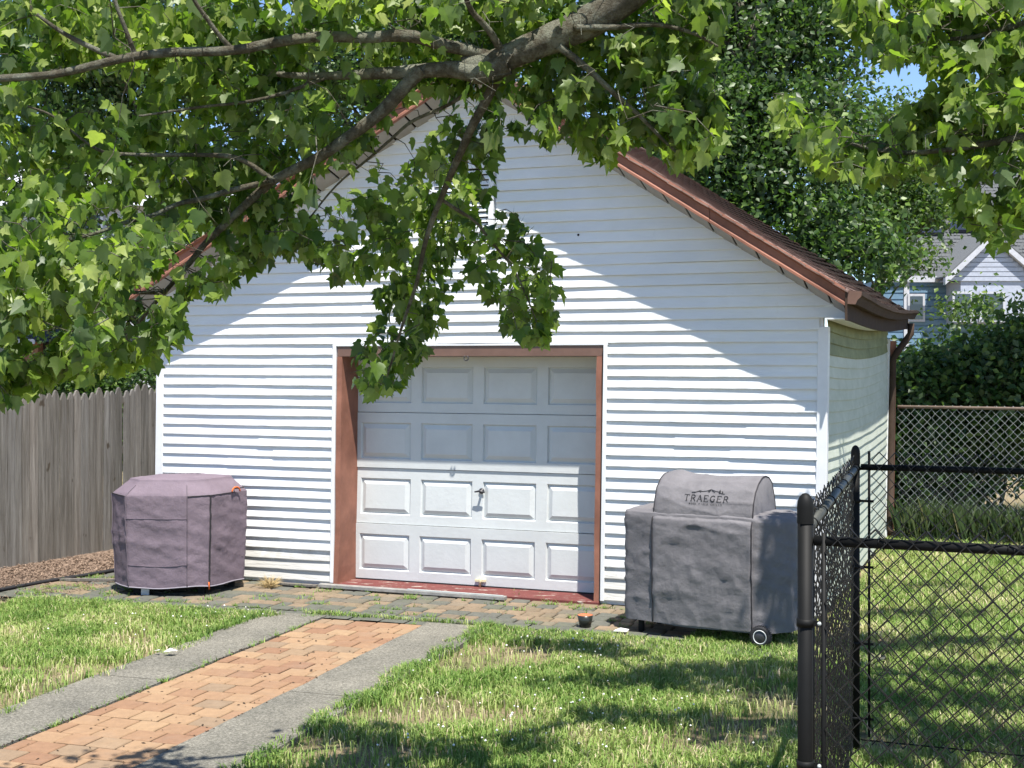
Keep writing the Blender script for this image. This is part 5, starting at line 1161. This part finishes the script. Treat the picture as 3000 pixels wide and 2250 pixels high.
# cross gable
gp, gl_, gr_ = H(2141, 515, 43.5), H(2043, 607, 43.5), H(2240, 600, 43.5)
mb = MB(); mb.add([gp, gl_, gr_, gp+Vector((0, 5, 0)), gl_+Vector((0, 5, 0)), gr_+Vector((0, 5, 0))], [(0, 1, 2), (0, 3, 4, 1), (0, 2, 5, 3)]); mb.build('gable_wall', M['lilac'], ho)
mb = MB(); hl = H(0, 600, 43.5).z
zb_ = gl_.z; nb = 9
for i in range(nb):
    f0 = i/nb; f1 = (i+.85)/nb; z0 = zb_+(gp.z-zb_)*f0; z1 = zb_+(gp.z-zb_)*f1; xl = gl_.x+(gp.x-gl_.x)*f1; xr = gr_.x+(gp.x-gr_.x)*f1; mb.box((xl, 43.44, z0), (xr-xl, 0, 0), (0, .05, 0), (0, 0, z1-z0))
mb.build('gable_siding', M['lilac'], ho, kind='stuff')
for a, b in ((gl_, gp), (gr_, gp)):
    mb = MB(); a = a+(a-b)*.06; n3 = Vector((0, 0, .22)); mb.box(a+Vector((0, -.25, -.05)), (b-a), Vector((0, .22, 0)), n3) ; mb.build('rake_board', M['palewall'], ho)
    mb = MB(); mb.box(a+Vector((0, -.22, .18)), (b-a), Vector((0, 5, 0)), Vector((0, 0, .05))); mb.build('gable_roof', M['gshingle'], ho)
mb = MB(); x0 = H(2043, 0).x; mb.box((x0, 43.5, H(0, 700).z), (H(2240, 0).x-x0, 0, 0), (0, 1.5, 0), (0, 0, gl_.z-H(0, 700).z)); mb.build('bay_wall', M['lilac'], ho)
for (x0, x1, y0, y1, dd) in ((2062, 2095, 635, 690, 43.45), (2120, 2165, 635, 690, 43.45), (1965, 1992, 640, 690, 44.9)):
    a, b = H(x0, y1, dd), H(x1, y0, dd); mb = MB(); mb.box((a.x-.08, dd-.06, a.z-.08), (b.x-a.x+.16, 0, 0), (0, .05, 0), (0, 0, b.z-a.z+.16)); f = mb.build('window', M['palewall'], ho)
    mb = MB(); mb.box((a.x, dd-.08, a.z), (b.x-a.x, 0, 0), (0, .03, 0), (0, 0, b.z-a.z)); mb.build('pane', M['glass'], f)
mb = MB(); a = H(1951, 900); mb.box((a.x, HD-.1, a.z), (.18, 0, 0), (0, .1, 0), (0, 0, H(0, 606).z-a.z)); mb.build('corner_board', M['palewall'], ho)
mb = MB(); a = H(1885, 612); b = H(2040, 604); mb.box((a.x, HD-.7, a.z), (b.x-a.x, 0, 0), (0, .15, 0), (0, 0, .2)); mb.build('eave_board', M['palewall'], ho)
# left houses
hp_ = empty('pale_house', (-14.5, 40, 0), 'pale sided house glimpsed through maple leaves at upper left', 'house')
mb = MB(); a = W2(-120, 330, 40); b = W2(520, 330, 40); mb.box((a.x, 40, 0), (b.x-a.x, 0, 0), (0, 6, 0), (0, 0, W2(0, 440, 40).z)); mb.build('wall', M['palewall'], hp_)
mb = MB(); zt = W2(0, 440, 40).z; mb.add([(a.x-.3, 39.6, zt-.1), (b.x+.3, 39.6, zt-.1), (b.x+.3, 43, zt+1.9), (a.x-.3, 43, zt+1.9), (a.x-.3, 46.4, zt-.1), (b.x+.3, 46.4, zt-.1)], [(0, 1, 2, 3), (3, 2, 5, 4)]); mb.build('roof', M['palewall'], hp_)
for x0 in (150, 330):
    p = W2(x0, 560, 39.95); mb = MB(); mb.box((p.x, 39.94, p.z), (1., 0, 0), (0, .05, 0), (0, 0, 1.4)); f = mb.build('window', M['trim'], hp_); mb = MB(); mb.box((p.x+.08, 39.92, p.z+.08), (.84, 0, 0), (0, .03, 0), (0, 0, 1.24)); mb.build('pane', M['glass'], f)
hb_ = empty('brick_house', (-9.5, 27, 0), 'low brown brick house with dark roof seen over the fence at left', 'house')
mb = MB(); zt = W2(0, 735, 27).z; a = W2(-100, 0, 27).x; b = W2(82, 0, 27).x; mb.box((a, 27, 0), (b-a, 0, 0), (0, 4, 0), (0, 0, zt)); mb.build('wall', M['brickwall'], hb_)
b2_ = W2(200, 0, 27).x; mb = MB(); mb.add([(a, 26.7, zt), (b2_, 26.7, zt-.05), (b2_-.3, 29, zt+.75), (a, 29, zt+.75), (b2_, 31, zt-.05)], [(0, 1, 2, 3), (1, 4, 2)]); mb.build('roof', M['darkroof'], hb_)
mb = MB(); mb.box((b, 27.3, 0), (b2_-b-.1, 0, 0), (0, 3, 0), (0, 0, zt-.06)); mb.build('dark_wall', M['darkroof'], hb_)
mb = MB(); mb.box((a, 26.66, zt-.08), (b-a+.05, 0, 0), (0, .04, 0), (0, 0, .1)); mb.build('gutter', M['palewall'], hb_)
for x0, x1 in ((24, 42), (-20, 14)):
    p = W2(x0, 790, 26.95); q = W2(x1, 750, 26.95); mb = MB(); mb.box((p.x-.05, 26.93, p.z-.3), (q.x-p.x+.1, 0, 0), (0, .05, 0), (0, 0, q.z-p.z+.35)); f = mb.build('window', M['darkroof'], hb_); mb = MB(); mb.box((p.x, 26.91, p.z-.25), (q.x-p.x, 0, 0), (0, .03, 0), (0, 0, q.z-p.z+.25)); mb.build('pane', M['palewall'] if x0 > 0 else M['glass'], f)
print('objects', len(bpy.data.objects))
